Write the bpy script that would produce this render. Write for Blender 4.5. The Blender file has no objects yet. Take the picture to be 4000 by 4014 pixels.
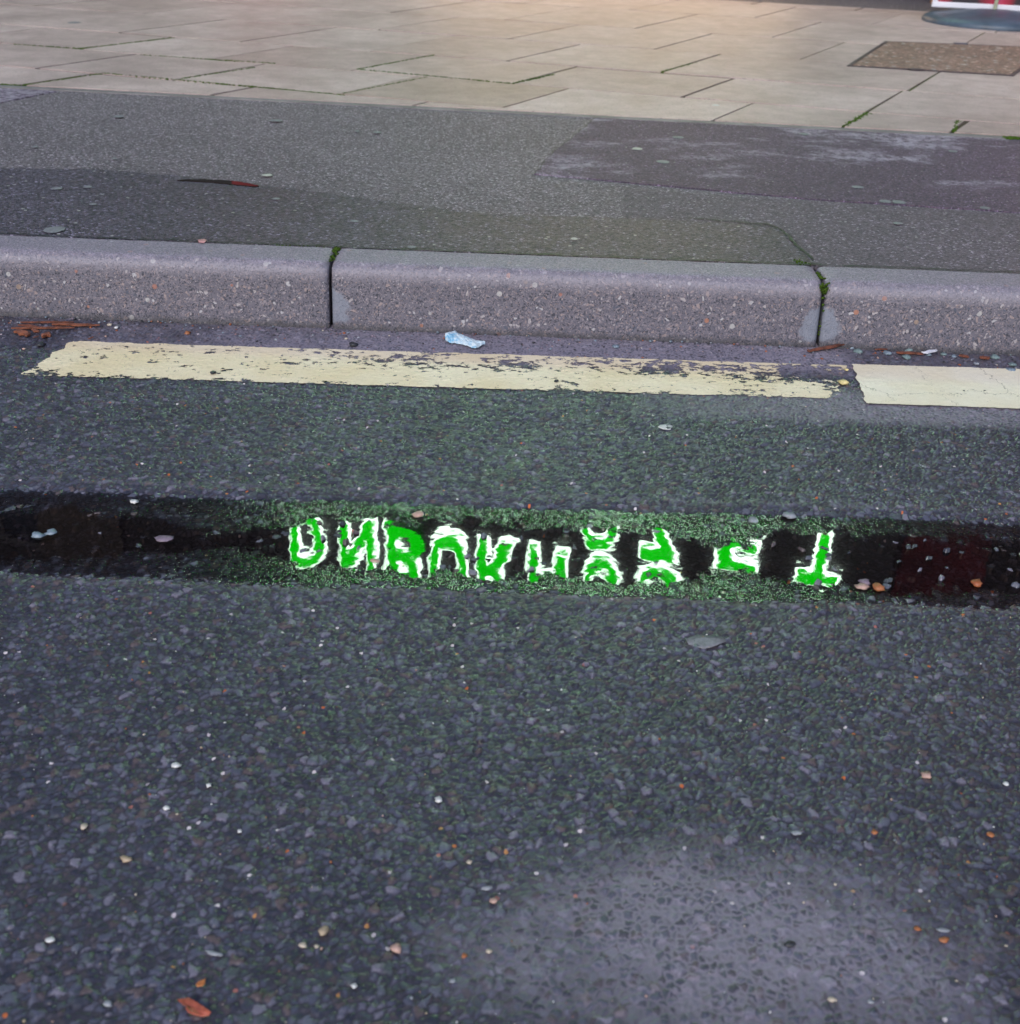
import bpy, bmesh, math, random
import numpy as np
from mathutils import Vector, Matrix, noise as mnoise
random.seed(7); rng = np.random.default_rng(7)
S = bpy.context.scene
COL = S.collection

# ------------------------------------------------------------------ camera model (survey of the place)
F, CX, CY = 4500.0, 2000.0, 2007.0
PITCH = math.atan(2500 / F)
CAMH = (2500 - 687) * math.cos(PITCH) / 2082
ROLL = math.atan(.033)
cp, sp = math.cos(PITCH), math.sin(PITCH)
FW = Vector((0, cp, -sp)); UP0 = Vector((0, sp, cp)); RT0 = Vector((1, 0, 0))
RT = RT0 * math.cos(ROLL) + UP0 * math.sin(ROLL)
UP = UP0 * math.cos(ROLL) - RT0 * math.sin(ROLL)
CAM = Vector((0, 0, CAMH))
def ground(x, y, z=0.0):
    """surveyed ground point for a spot seen at (x, y) in the photograph, on the level z"""
    d = FW * F + RT * (x - CX) - UP * (y - CY)
    return CAM + d * ((z - CAMH) / d.z)

cam = bpy.data.cameras.new('camera'); camo = bpy.data.objects.new('camera', cam); COL.objects.link(camo)
cam.sensor_fit = 'HORIZONTAL'; cam.sensor_width = 36; cam.lens = 36 * F / 4000
cam.clip_start = .01; cam.clip_end = 3000
M = Matrix((RT, UP, -FW)).transposed().to_4x4(); M.translation = CAM; camo.matrix_world = M
cam.dof.use_dof = True; cam.dof.focus_distance = 1.72; cam.dof.aperture_fstop = 9.5
S.camera = camo
S.view_settings.view_transform = 'Standard'; S.view_settings.look = 'None'; S.view_settings.gamma = 1
S.view_settings.exposure = 0.45

# ------------------------------------------------------------------ tagging / linking
def tag(o, label=None, cat=None, group=None, kind=None):
    if label: o['label'] = label
    if cat: o['category'] = cat
    if group: o['group'] = group
    if kind: o['kind'] = kind
    return o
def empty(name, loc, rz=0):
    o = bpy.data.objects.new(name, None); COL.objects.link(o); o.location = loc; o.rotation_euler = (0, 0, rz); return o
def link(name, me, mat, parent=None, loc=None):
    o = bpy.data.objects.new(name, me); COL.objects.link(o)
    if mat is not None:
        for m in (mat if isinstance(mat, (list, tuple)) else [mat]): me.materials.append(m)
    if parent: o.parent = parent
    if loc is not None: o.location = loc
    return o
def mesh(name, v, f, smooth=False):
    me = bpy.data.meshes.new(name); me.from_pydata([tuple(p) for p in v], [], [tuple(q) for q in f]); me.update()
    if smooth: me.polygons.foreach_set('use_smooth', [True] * len(me.polygons))
    return me
def np_mesh(name, V, Q, smooth=True):
    me = bpy.data.meshes.new(name)
    me.vertices.add(len(V)); me.vertices.foreach_set('co', np.asarray(V, np.float32).ravel())
    n = len(Q); me.loops.add(n * 4); me.loops.foreach_set('vertex_index', np.asarray(Q, np.int32).ravel())
    me.polygons.add(n); me.polygons.foreach_set('loop_start', np.arange(0, n * 4, 4, dtype=np.int32))
    if smooth: me.polygons.foreach_set('use_smooth', np.ones(n, bool))
    me.update(calc_edges=True); return me
def grid_mesh(name, xs, ys, fn=None, smooth=True):
    X, Y = np.meshgrid(xs, ys); nx, ny = len(xs), len(ys)
    V = np.stack([X, Y, np.zeros_like(X)], -1).reshape(-1, 3) if fn is None else fn(X, Y).reshape(-1, 3)
    i = np.arange(nx * ny).reshape(ny, nx)
    Q = np.stack([i[:-1, :-1], i[:-1, 1:], i[1:, 1:], i[1:, :-1]], -1).reshape(-1, 4)
    return np_mesh(name, V, Q, smooth)
def box(v, f, x0, x1, y0, y1, z0, z1):
    b = len(v)
    v += [(x, y, z) for z in (z0, z1) for y in (y0, y1) for x in (x0, x1)]
    f += [tuple(b + k for k in q) for q in ((0, 2, 3, 1), (4, 5, 7, 6), (0, 1, 5, 4), (2, 6, 7, 3), (0, 4, 6, 2), (1, 3, 7, 5))]
def slabpoly(pts, z0, z1):
    """extruded polygon"""
    n = len(pts)
    v = [(p[0], p[1], z1) for p in pts] + [(p[0], p[1], z0) for p in pts]
    f = [tuple(range(n))] + [((i + 1) % n, i, i + n, (i + 1) % n + n) for i in range(n)]
    return v, f

# ------------------------------------------------------------------ node helpers
class N:
    def __init__(s, tree): s.t = tree; s.n = tree.nodes; s.l = tree.links
    def new(s, typ, **kw):
        n = s.n.new(typ)
        for k, v in kw.items(): setattr(n, k, v)
        return n
    def put(s, sock, val):
        if val is None: return
        if isinstance(val, bpy.types.NodeSocket): s.l.new(val, sock)
        elif isinstance(val, (tuple, list)) and sock.type == 'RGBA' and len(val) == 3: sock.default_value = (*val, 1)
        else: sock.default_value = val
    def math(s, op, a, b=None, c=None, clamp=False):
        n = s.new('ShaderNodeMath', operation=op); n.use_clamp = clamp
        s.put(n.inputs[0], a); s.put(n.inputs[1], b); s.put(n.inputs[2], c); return n.outputs[0]
    def vmath(s, op, a, b=None, out=0):
        n = s.new('ShaderNodeVectorMath', operation=op); s.put(n.inputs[0], a)
        if b is not None:
            if op == 'SCALE': s.put(n.inputs['Scale'], b)
            else: s.put(n.inputs[1], b)
        return n.outputs[out]
    def mix(s, f, a, b, bt='MIX'):
        n = s.new('ShaderNodeMix', data_type='RGBA', blend_type=bt); n.clamp_factor = True
        s.put(n.inputs[0], f); s.put(n.inputs[6], a); s.put(n.inputs[7], b); return n.outputs[2]
    def ramp(s, f, stops, interp='LINEAR'):
        n = s.new('ShaderNodeValToRGB'); n.color_ramp.interpolation = interp
        e = n.color_ramp.elements
        while len(e) < len(stops): e.new(.5)
        for el, (p, c) in zip(e, stops):
            el.position = p; el.color = (*c, 1) if isinstance(c, (tuple, list)) else (c, c, c, 1)
        s.put(n.inputs[0], f); return n.outputs[0]
    def step(s, x, a, b, lo=0.0, hi=1.0):
        n = s.new('ShaderNodeMapRange', interpolation_type='SMOOTHSTEP')
        s.put(n.inputs[0], x); s.put(n.inputs[1], a); s.put(n.inputs[2], b); s.put(n.inputs[3], lo); s.put(n.inputs[4], hi)
        return n.outputs[0]
    def noise(s, v, scale, detail=2, rough=.5, dist=0, dim='3D', out=0):
        n = s.new('ShaderNodeTexNoise', noise_dimensions=dim)
        s.put(n.inputs['Vector'], v); s.put(n.inputs['Scale'], scale); s.put(n.inputs['Detail'], detail)
        s.put(n.inputs['Roughness'], rough); s.put(n.inputs['Distortion'], dist); return n.outputs[out]
    def vor(s, v, scale, feature='F1', dim='2D', rand=1.0, smooth=None):
        n = s.new('ShaderNodeTexVoronoi', voronoi_dimensions=dim, feature=feature)
        s.put(n.inputs['Vector'], v); s.put(n.inputs['Scale'], scale); s.put(n.inputs['Randomness'], rand)
        return n
    def sep(s, v):
        n = s.new('ShaderNodeSeparateXYZ'); s.put(n.inputs[0], v); return n.outputs
    def sepc(s, v):
        n = s.new('ShaderNodeSeparateColor'); s.put(n.inputs[0], v); return n.outputs
    def comb(s, x, y, z):
        n = s.new('ShaderNodeCombineXYZ'); s.put(n.inputs[0], x); s.put(n.inputs[1], y); s.put(n.inputs[2], z); return n.outputs[0]
    def bump(s, h, strength=1.0, dist=1.0, normal=None):
        n = s.new('ShaderNodeBump'); s.put(n.inputs['Height'], h); n.inputs['Strength'].default_value = strength
        n.inputs['Distance'].default_value = dist
        if normal: s.put(n.inputs['Normal'], normal)
        return n.outputs[0]
def material(name, disp=False):
    m = bpy.data.materials.new(name); m.use_nodes = True
    t = N(m.node_tree); t.n.clear(); out = t.new('ShaderNodeOutputMaterial')
    if disp: m.displacement_method = 'DISPLACEMENT'
    return m, t, out
def principled(t, out, col, rough=.5, spec=.5, normal=None, metal=0, **kw):
    p = t.new('ShaderNodeBsdfPrincipled')
    t.put(p.inputs['Base Color'], col); t.put(p.inputs['Roughness'], rough); t.put(p.inputs['Specular IOR Level'], spec)
    t.put(p.inputs['Metallic'], metal)
    for k, v in kw.items(): t.put(p.inputs[k.replace('_', ' ')], v)
    if normal is not None: t.put(p.inputs['Normal'], normal)
    t.l.new(p.outputs[0], out.inputs[0]); return p
def simple(name, col, rough=.5, noise_amt=.25, noise_scale=40, bump=.0, spec=.5, metal=0, bscale=200):
    m, t, out = material(name)
    co = t.new('ShaderNodeTexCoord').outputs['Object']
    n1 = t.noise(co, noise_scale, 4, .6)
    dark = tuple(c * (1 - noise_amt) for c in col); lite = tuple(min(1, c * (1 + noise_amt)) for c in col)
    c = t.mix(t.step(n1, .3, .7), dark, lite)
    nor = t.bump(t.noise(co, bscale, 3, .6), .6, bump) if bump else None
    principled(t, out, c, rough, spec, nor, metal); return m

# ------------------------------------------------------------------ the asphalt surface: one height function for road, paint and water
WATER_Z = -.0034
GY, GW, GD = 1.283, .122, .0120
g = bpy.data.node_groups.new('asphalt_relief', 'ShaderNodeTree')
for nm, ty in (('Height', 'NodeSocketFloat'), ('Macro', 'NodeSocketFloat'), ('CellA', 'NodeSocketColor'), ('CellB', 'NodeSocketColor'),
               ('Stone', 'NodeSocketFloat'), ('Chip', 'NodeSocketFloat'), ('XY', 'NodeSocketVector'), ('Silt', 'NodeSocketFloat'), ('Deep', 'NodeSocketFloat')):
    g.interface.new_socket(nm, in_out='OUTPUT', socket_type=ty)
t = N(g); go = t.new('NodeGroupOutput')
co = t.new('ShaderNodeTexCoord').outputs['Object']
px_, py_, _ = t.sep(co)
xy = t.comb(px_, py_, 0.0)
wn = t.noise(xy, 150, 3, .6, out=1)
warp = t.vmath('ADD', xy, t.vmath('SCALE', t.vmath('SUBTRACT', wn, (.5, .5, .5)), .0085))
vA = t.vor(warp, 142); eA = t.vor(warp, 142, 'DISTANCE_TO_EDGE')
vB = t.vor(t.vmath('ADD', warp, (7.3, 2.1, 0)), 100); eB = t.vor(t.vmath('ADD', warp, (7.3, 2.1, 0)), 100, 'DISTANCE_TO_EDGE')
vC = t.vor(warp, 330)
a = t.sepc(vA.outputs['Color']); b = t.sepc(vB.outputs['Color'])
stone = t.step(eA.outputs[0], -.04, .34)
# silt that has settled between the stones (gutter, wheel strip), plus painted sky light (patch, rims)
sn = t.noise(xy, 9, 4, .6)
sn2 = t.noise(xy, 38, 3, .6)
gut = t.math('MULTIPLY', t.step(py_, 1.88, 1.95), t.step(t.math('ADD', t.math('MULTIPLY', px_, .9), sn), -.5, .45))
gutcut = t.step(px_, .585, .64, 1.0, .25)
gut = t.math('MULTIPLY', gut, gutcut)
strip = t.math('MULTIPLY', t.math('MULTIPLY', t.step(py_, 1.685, 1.73), t.step(py_, 1.80, 1.86, 1, 0)), t.step(t.math('ADD', px_, t.math('MULTIPLY', sn, .5)), .3, .95))
dx = t.math('DIVIDE', t.math('SUBTRACT', px_, .19), .20); dy = t.math('DIVIDE', t.math('SUBTRACT', py_, .655), .105)
rad = t.math('SQRT', t.math('ADD', t.math('MULTIPLY', dx, dx), t.math('MULTIPLY', dy, dy)))
patch = t.step(t.math('ADD', rad, t.math('MULTIPLY', t.math('SUBTRACT', sn, .5), 1.3)), 1.35, .35)  # pale patch: some silt, and sky sheen painted into the colour
rimf = t.math('ABSOLUTE', t.math('SUBTRACT', py_, t.math('ADD', 1.412, t.math('MULTIPLY', sn2, .014))))
rim = t.math('MULTIPLY', t.step(rimf, .012, .003), t.step(sn2, .42, .64, 0, .3))
rimn = t.math('ABSOLUTE', t.math('SUBTRACT', py_, t.math('ADD', 1.15, t.math('MULTIPLY', sn2, .02))))
rim = t.math('MAXIMUM', rim, t.math('MULTIPLY', t.step(rimn, .010, .003), t.step(sn2, .45, .65, 0, .3)))  # pale lines on the puddle lips: caught sky light painted as colour
silt_sheen = t.math('MAXIMUM', t.math('MAXIMUM', gut, t.math('MULTIPLY', strip, .8)), t.math('MAXIMUM', t.math('MULTIPLY', patch, .78), rim), clamp=True)
# heights
hA = t.math('MULTIPLY', stone, t.math('ADD', .0008, t.math('MULTIPLY', a[0], .0020)))
# each chip leans its own way
lean = t.vmath('DOT_PRODUCT', t.vmath('SUBTRACT', vA.outputs['Color'], (.5, .5, .5)), t.vmath('SUBTRACT', warp, vA.outputs['Position']), out=1)
hA = t.math('ADD', hA, t.math('MULTIPLY', t.math('MULTIPLY', lean, stone), .28))
tt = t.math('DIVIDE', t.math('SUBTRACT', py_, t.math('ADD', GY, t.math('MULTIPLY', t.math('SUBTRACT', t.noise(xy, 3.0, 2, .5), .5), .035))), GW)
ab = t.math('ABSOLUTE', tt)
def gauss(c0, w): 
    q = t.math('DIVIDE', t.math('SUBTRACT', px_, c0), w); return t.math('POWER', 2.718, t.math('MULTIPLY', t.math('MULTIPLY', q, q), -1))
shal = t.math('ADD', t.math('MULTIPLY', gauss(-.37, .10), .42), t.math('ADD', t.math('MULTIPLY', gauss(.285, .065), .34), t.math('MULTIPLY', gauss(.07, .035), .10)))
deep = t.step(t.math('ADD', shal, t.math('ABSOLUTE', t.math('ADD', t.math('ADD', tt, .06), t.math('MULTIPLY', t.math('SUBTRACT', t.noise(xy, 26, 4, .65), .5), 1.05)))), .64, .38)
shelf = t.step(ab, 1.08, .76)
par = t.math('MAXIMUM', deep, 0.0)
mac = t.math('ADD', t.math('MULTIPLY', deep, -.0062), t.math('MULTIPLY', shelf, -.0066))
ln = t.math('MULTIPLY', t.math('SUBTRACT', t.noise(xy, 13, 2, .5), .5), .0062)
mac = t.math('ADD', mac, t.math('MULTIPLY', ln, t.math('ADD', .35, par)))
chipm = t.step(b[1], .70, .72)
chip = t.math('MULTIPLY', chipm, t.step(eB.outputs[0], .02, .2))
big = t.math('MULTIPLY', deep, t.math('MULTIPLY', t.step(b[2], .28, .34), t.step(t.noise(xy, 6, 2, .5), .40, .55, .35, 1.0)))
hB = t.math('MULTIPLY', chip, t.math('ADD', .0018, t.math('MULTIPLY', b[0], t.math('ADD', .0018, t.math('MULTIPLY', big, .0115)))))
hh = t.math('SMOOTH_MAX', hA, hB, .0006)
hh = t.math('ADD', hh, t.math('MULTIPLY', t.math('SUBTRACT', .5, vC.outputs['Distance']), .0007))
# silt levels the gaps
hh = t.math('ADD', t.math('MULTIPLY', hh, t.math('SUBTRACT', 1.0, t.math('MULTIPLY', silt_sheen, .45))), t.math('MULTIPLY', silt_sheen, .0014))
tot = t.math('ADD', mac, hh)
for nm, s_ in (('Height', tot), ('Macro', mac), ('CellA', vA.outputs['Color']), ('CellB', vB.outputs['Color']), ('Stone', stone), ('Chip', chip), ('XY', xy), ('Silt', silt_sheen), ('Deep', deep)):
    t.l.new(s_, go.inputs[nm])
RELIEF = g
def relief(t):
    n = t.new('ShaderNodeGroup'); n.node_tree = RELIEF; return n.outputs

# --- road asphalt
m_road, t, out = material('wet_asphalt', True)
R = relief(t)
ca = t.sepc(R['CellA']); cb = t.sepc(R['CellB'])
stones = t.ramp(ca[1], [(0, (.022, .025, .035)), (.16, (.058, .065, .085)), (.30, (.030, .030, .034)), (.42, (.075, .082, .098)), (.52, (.046, .060, .060)),
                        (.62, (.050, .046, .045)), (.72, (.092, .096, .118)), (.80, (.062, .050, .048)), (.88, (.11, .115, .135)), (.95, (.05, .058, .075))], 'CONSTANT')
chipc = t.ramp(cb[2], [(0, (.065, .072, .092)), (.2, (.038, .042, .052)), (.4, (.088, .100, .115)), (.6, (.082, .066, .060)), (.75, (.056, .070, .068)), (.9, (.14, .14, .16))], 'CONSTANT')
c = t.mix(R['Stone'], (.036, .034, .040), stones)
c = t.mix(.10, c, (.062, .062, .078))
c = t.mix(R['Chip'], c, chipc)
# rare bright grains embedded in the mix
vS = t.vor(R['XY'], 150); sc = t.sepc(vS.outputs['Color'])
grain = t.math('MULTIPLY', t.step(sc[0], .989, .991), t.step(vS.outputs['Distance'], .34, .26))
gc = t.ramp(sc[1], [(0, (.55, .52, .47)), (.34, (.42, .40, .38)), (.55, (.42, .12, .03)), (.72, (.38, .20, .06)), (.86, (.30, .12, .09))], 'CONSTANT')
c = t.mix(grain, c, gc)
fine = t.noise(R['XY'], 900, 2, .6)
c = t.mix(.5, c, t.mix(fine, (0, 0, 0), (1, 1, 1)), 'OVERLAY')
c = t.mix(.7, c, t.mix(t.step(t.noise(R['XY'], 5, 4, .65), .3, .7), (.40, .40, .40), (.60, .60, .60)), 'OVERLAY')
c = t.mix(1.0, c, (1.22, 1.10, 1.24), 'MULTIPLY')
sil_sheen = t.math('MULTIPLY', R['Silt'], t.step(t.math('ADD', R['Stone'], t.math('MULTIPLY', ca[0], .9)), 1.7, .8))
sc2 = t.mix(t.noise(R['XY'], 260, 3, .6), (.20, .17, .205), (.47, .405, .475))
c = t.mix(t.math('MULTIPLY', sil_sheen, .72), c, sc2)
c = t.mix(t.math('MULTIPLY', R['Silt'], .16), c, (.27, .25, .32))
wet = t.step(R['Macro'], -.001, -.004)
rough = t.math('SUBTRACT', t.math('ADD', t.math('ADD', .225, t.math('MULTIPLY', ca[2], .18)), t.math('MULTIPLY', R['Silt'], .22)), t.math('MULTIPLY', wet, .16))
bn = t.bump(t.noise(R['XY'], 700, 2, .6), .5, .0006)
principled(t, out, c, rough, .55, bn)
d = t.new('ShaderNodeDisplacement'); d.inputs['Midlevel'].default_value = 0; d.inputs['Scale'].default_value = 1
t.l.new(R['Height'], d.inputs['Height']); t.l.new(d.outputs[0], out.inputs['Displacement'])

# --- water in the rut
m_water, t, out = material('puddle_water')
R = relief(t)
prox = t.math('SUBTRACT', R['Height'], t.math('SUBTRACT', WATER_Z - .0040, t.math('MULTIPLY', R['Deep'], -.0028)))
swell = t.math('POWER', t.math('MAXIMUM', prox, 0.0), 1.2)
rip = t.math('MULTIPLY', t.noise(R['XY'], 24, 2, .5), .00013)
hW = t.math('ADD', t.math('MULTIPLY', swell, t.math('ADD', .32, t.math('MULTIPLY', R['Deep'], 1.8))), rip)
nb = t.bump(hW, 1.0, 1.0)
fr = t.new('ShaderNodeFresnel'); fr.inputs[0].default_value = 1.333; t.l.new(nb, fr.inputs['Normal'])
gl = t.new('ShaderNodeBsdfGlossy'); gl.inputs['Roughness'].default_value = .018; t.l.new(nb, gl.inputs['Normal'])
tr = t.new('ShaderNodeBsdfTransparent')
depth = t.step(R['Height'], WATER_Z, WATER_Z - .005)
t.l.new(t.mix(depth, (.90, .87, .85), (.42, .35, .33)), tr.inputs[0])
mx = t.new('ShaderNodeMixShader'); t.l.new(fr.outputs[0], mx.inputs[0]); t.l.new(tr.outputs[0], mx.inputs[1]); t.l.new(gl.outputs[0], mx.inputs[2])
t.l.new(mx.outputs[0], out.inputs[0])

# --- yellow paint
def paint(name, lift, follow, col0, col1, worn, crack=False):
    m, t, out = material(name, True)
    R = relief(t)
    x, y, _ = t.sep(R['XY'])
    st = t.comb(t.math('MULTIPLY', x, .60), y, 0.0)
    n1 = t.noise(st, 75, 5, .68); n2 = t.noise(st, 14, 3, .6); n3 = t.noise(R['XY'], 420, 3, .6); n4 = t.noise(R['XY'], 5, 3, .6)
    c = t.mix(t.step(n4, .3, .7), col0, col1)
    c = t.mix(t.math('MULTIPLY', t.step(n3, .52, .75), .35), c, tuple(k * .55 for k in col0))
    speck = t.math('GREATER_THAN', t.noise(R['XY'], 300, 2, .5), .70)
    c = t.mix(t.math('MULTIPLY', speck, .6), c, (.16, .14, .11))
    if crack:
        cv = t.vor(t.vmath('ADD', R['XY'], t.vmath('SCALE', t.noise(R['XY'], 18, 4, .7, out=1), .10)), 9, 'DISTANCE_TO_EDGE')
        ck = t.math('MULTIPLY', t.step(cv.outputs[0], .011, .004), t.step(n4, .42, .55))
        c = t.mix(t.math('MULTIPLY', ck, .8), c, (.25, .20, .13))
    p = t.new('ShaderNodeBsdfPrincipled'); t.put(p.inputs['Base Color'], c); p.inputs['Roughness'].default_value = .55
    p.inputs['Specular IOR Level'].default_value = .35
    t.put(p.inputs['Normal'], t.bump(n3, .6, .0006))
    # wear: a scuffed band towards the kerb, and breaking up near its far end
    band = t.math('MULTIPLY', t.step(y, 1.86, 1.905), t.step(y, 1.955, 1.93))
    band = t.math('MULTIPLY', band, t.step(t.math('ADD', n4, t.math('MULTIPLY', x, .35)), .30, .75))
    endw = t.step(x, .30, .60)
    w = t.math('ADD', t.math('ADD', t.math('MULTIPLY', n1, .68), t.math('MULTIPLY', n2, .42)), t.math('ADD', t.math('MULTIPLY', band, .115), t.math('MULTIPLY', endw, .055)))
    w = t.math('ADD', w, t.math('MULTIPLY', t.step(R['Height'], .0015, .0040), .05))
    lo = t.math('MULTIPLY', t.step(y, 1.81, 1.785), .06)
    w = t.math('ADD', w, lo)
    hole = t.math('MAXIMUM', t.math('GREATER_THAN', w, worn), t.math('GREATER_THAN', t.math('ADD', t.noise(st, 120, 3, .6), t.math('MULTIPLY', n2, .25)), worn + .19))
    tr = t.new('ShaderNodeBsdfTransparent'); mx = t.new('ShaderNodeMixShader')
    t.l.new(hole, mx.inputs[0]); t.l.new(p.outputs[0], mx.inputs[1]); t.l.new(tr.outputs[0], mx.inputs[2]); t.l.new(mx.outputs[0], out.inputs[0])
    d = t.new('ShaderNodeDisplacement'); d.inputs['Midlevel'].default_value = 0; d.inputs['Scale'].default_value = 1
    hh = t.math('ADD', t.math('MULTIPLY', R['Height'], follow), lift)
    t.l.new(hh, d.inputs['Height']); t.l.new(d.outputs[0], out.inputs['Displacement'])
    return m
m_paint_old = paint('worn_yellow_paint', .0024, .36, (.82, .66, .42), (.90, .77, .56), .632)
m_paint_new = paint('fresh_yellow_paint', .0042, .25, (.86, .74, .52), (.92, .83, .66), .95, True)

# --- pavement (footway) asphalt
def footway(name, base, spread, warm, stain=False, rough0=.55, scale=230, bright=.985):
    m, t, out = material(name)
    co = t.new('ShaderNodeTexCoord').outputs['Object']
    v = t.vor(co, scale); e = t.vor(co, scale, 'DISTANCE_TO_EDGE'); cc = t.sepc(v.outputs['Color'])
    v2 = t.vor(co, scale * .45); c2 = t.sepc(v2.outputs['Color'])
    lo = tuple(k * (1 - spread) for k in base); hi = tuple(k * (1 + spread) for k in base)
    c = t.ramp(cc[0], [(0, lo), (.35, base), (.6, warm), (.8, hi), (.95, tuple(k * 1.9 for k in hi))], 'CONSTANT')
    c = t.mix(t.step(e.outputs[0], .12, .02), c, tuple(k * .5 for k in base))
    c = t.mix(t.math('MULTIPLY', t.step(c2[1], bright, bright + .003), t.step(v2.outputs['Distance'], .35, .25)), c, (.45, .43, .42))
    big = t.noise(co, 1.7, 4, .6); c = t.mix(.55, c, t.mix(t.step(big, .25, .75), (.38, .38, .38), (.62, .62, .62)), 'OVERLAY')
    if stain:
        sn = t.noise(t.vmath('MULTIPLY', co, (1.0, 1.6, 1)), 2.2, 5, .62); s2 = t.noise(co, 60, 4, .7)
        st = t.math('MULTIPLY', t.step(sn, .50, .62), t.step(s2, .36, .6)); c = t.mix(t.math('MULTIPLY', st, .85), c, (.52, .46, .56))
    rg = t.math('ADD', rough0, t.math('MULTIPLY', cc[2], .15))
    grn = t.noise(co, 420, 3, .7); c = t.mix(.7, c, t.mix(t.step(grn, .32, .68), (.28, .28, .28), (.72, .72, .72)), 'OVERLAY')
    hgt = t.math('ADD', t.math('MULTIPLY', t.step(e.outputs[0], .0, .2), t.math('ADD', .4, cc[1])), t.math('MULTIPLY', v.outputs['Distance'], -.3))
    principled(t, out, c, rg, .5, t.bump(hgt, 1.0, .0016)); return m
m_foot = footway('footway_asphalt', (.225, .192, .222), .55, (.245, .195, .218), rough0=.55)
m_footdark = footway('footway_damp_asphalt', (.108, .092, .130), .60, (.118, .092, .122), rough0=.40, scale=190)
m_patch = footway('footway_purple_asphalt', (.138, .096, .152), .45, (.160, .102, .146), stain=True, rough0=.55, scale=260)
m_foot2 = footway('footway_brown_asphalt', (.172, .142, .176), .45, (.185, .142, .170), rough0=.55)

# --- kerb concrete, exposed aggregate
m_kerb, t, out = material('kerb_concrete', False)
co = t.new('ShaderNodeTexCoord').outputs['Object']; geo = t.new('ShaderNodeNewGeometry')
x, y, z = t.sep(co)
wz = t.vmath('ADD', co, t.vmath('SCALE', t.noise(co, 60, 2, .5, out=1), .02))
v = t.vor(wz, 330, dim='3D'); cc = t.sepc(v.outputs['Color'])
v2 = t.vor(wz, 135, dim='3D'); c2 = t.sepc(v2.outputs['Color'])
v3 = t.vor(co, 62, dim='3D'); c3 = t.sepc(v3.outputs['Color'])
base = t.mix(t.noise(co, 30, 4, .6), (.105, .096, .122), (.170, .155, .190))
c = t.mix(t.step(v.outputs['Distance'], .56, .42), base, t.ramp(cc[0], [(0, (.050, .050, .066)), (.25, (.15, .135, .165)), (.45, (.25, .205, .225)), (.62, (.085, .082, .105)), (.78, (.30, .26, .28)), (.92, (.28, .21, .20))], 'CONSTANT'))
c = t.mix(t.math('MULTIPLY', t.step(c2[0], .84, .85), t.step(v2.outputs['Distance'], .46, .38)), c, t.ramp(c2[1], [(0, (.30, .235, .235)), (.4, (.38, .34, .35)), (.65, (.09, .095, .13)), (.85, (.42, .40, .42))], 'CONSTANT'))
c = t.mix(t.math('MULTIPLY', t.step(c3[0], .945, .95), t.step(v3.outputs['Distance'], .34, .27)), c, t.ramp(c3[1], [(0, (.36, .17, .12)), (.3, (.32, .15, .12)), (.45, (.30, .22, .18)), (.7, (.40, .38, .38))], 'CONSTANT'))
# lighter tread and nose, cement smears beside the joint ends
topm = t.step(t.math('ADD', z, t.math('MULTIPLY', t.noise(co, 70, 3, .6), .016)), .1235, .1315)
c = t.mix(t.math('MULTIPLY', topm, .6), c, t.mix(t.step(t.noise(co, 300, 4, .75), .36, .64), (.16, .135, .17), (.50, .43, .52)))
nose = t.math('MULTIPLY', t.step(z, .085, .108), t.step(z, .125, .112))
c = t.mix(t.math('MULTIPLY', nose, .42), c, (.40, .37, .43))
ad = t.new('ShaderNodeAttribute'); ad.attribute_name = 'smear'
sme = t.step(t.math('ADD', ad.outputs['Fac'], t.math('MULTIPLY', t.math('SUBTRACT', t.noise(co, 55, 4, .6), .5), .5)), .45, .6)
c = t.mix(t.math('MULTIPLY', sme, .85), c, t.mix(t.noise(co, 400, 2, .5), (.17, .185, .235), (.27, .285, .34)))
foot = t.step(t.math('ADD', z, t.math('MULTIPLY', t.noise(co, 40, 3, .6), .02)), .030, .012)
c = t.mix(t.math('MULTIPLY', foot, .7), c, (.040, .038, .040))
alg = t.math('MULTIPLY', t.step(t.noise(co, 6, 4, .7), .6, .72), topm)
c = t.mix(t.math('MULTIPLY', alg, .15), c, (.12, .16, .08))
hgt = t.math('ADD', t.math('MULTIPLY', t.step(v.outputs['Distance'], .5, .1), .5), t.math('MULTIPLY', t.noise(co, 180, 3, .6), .8))
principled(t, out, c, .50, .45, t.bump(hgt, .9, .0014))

# --- paving slabs
m_slab, t, out = material('paving_slab')
co = t.new('ShaderNodeTexCoord').outputs['Object']
at = t.new('ShaderNodeAttribute'); at.attribute_name = 'tone'
ac = t.sepc(at.outputs['Color'])
c = t.mix(ac[0], (.455, .35, .335), (.52, .412, .395))
c = t.mix(t.math('MULTIPLY', ac[1], .8), c, (.36, .27, .24))
n = t.noise(co, 3.2, 5, .65); c = t.mix(.6, c, t.mix(t.step(n, .3, .7), (.36, .35, .34), (.62, .62, .62)), 'OVERLAY')
n5 = t.noise(co, 14, 5, .7); c = t.mix(.5, c, t.mix(t.step(n5, .3, .7), (.38, .37, .36), (.60, .60, .60)), 'OVERLAY')
fn = t.noise(co, 320, 3, .7); c = t.mix(.5, c, t.mix(t.step(fn, .3, .7), (.32, .32, .32), (.68, .68, .68)), 'OVERLAY')
vs = t.vor(co, 200); vcol = t.sepc(vs.outputs['Color'])
c = t.mix(t.math('MULTIPLY', t.step(vcol[0], .95, .96), .35), c, (.12, .10, .10))
principled(t, out, c, t.math('ADD', .38, t.math('MULTIPLY', n, .25)), .5, t.bump(fn, .6, .0012))
m_joint, t, out = material('slab_joint')
co = t.new('ShaderNodeTexCoord').outputs['Object']
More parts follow.
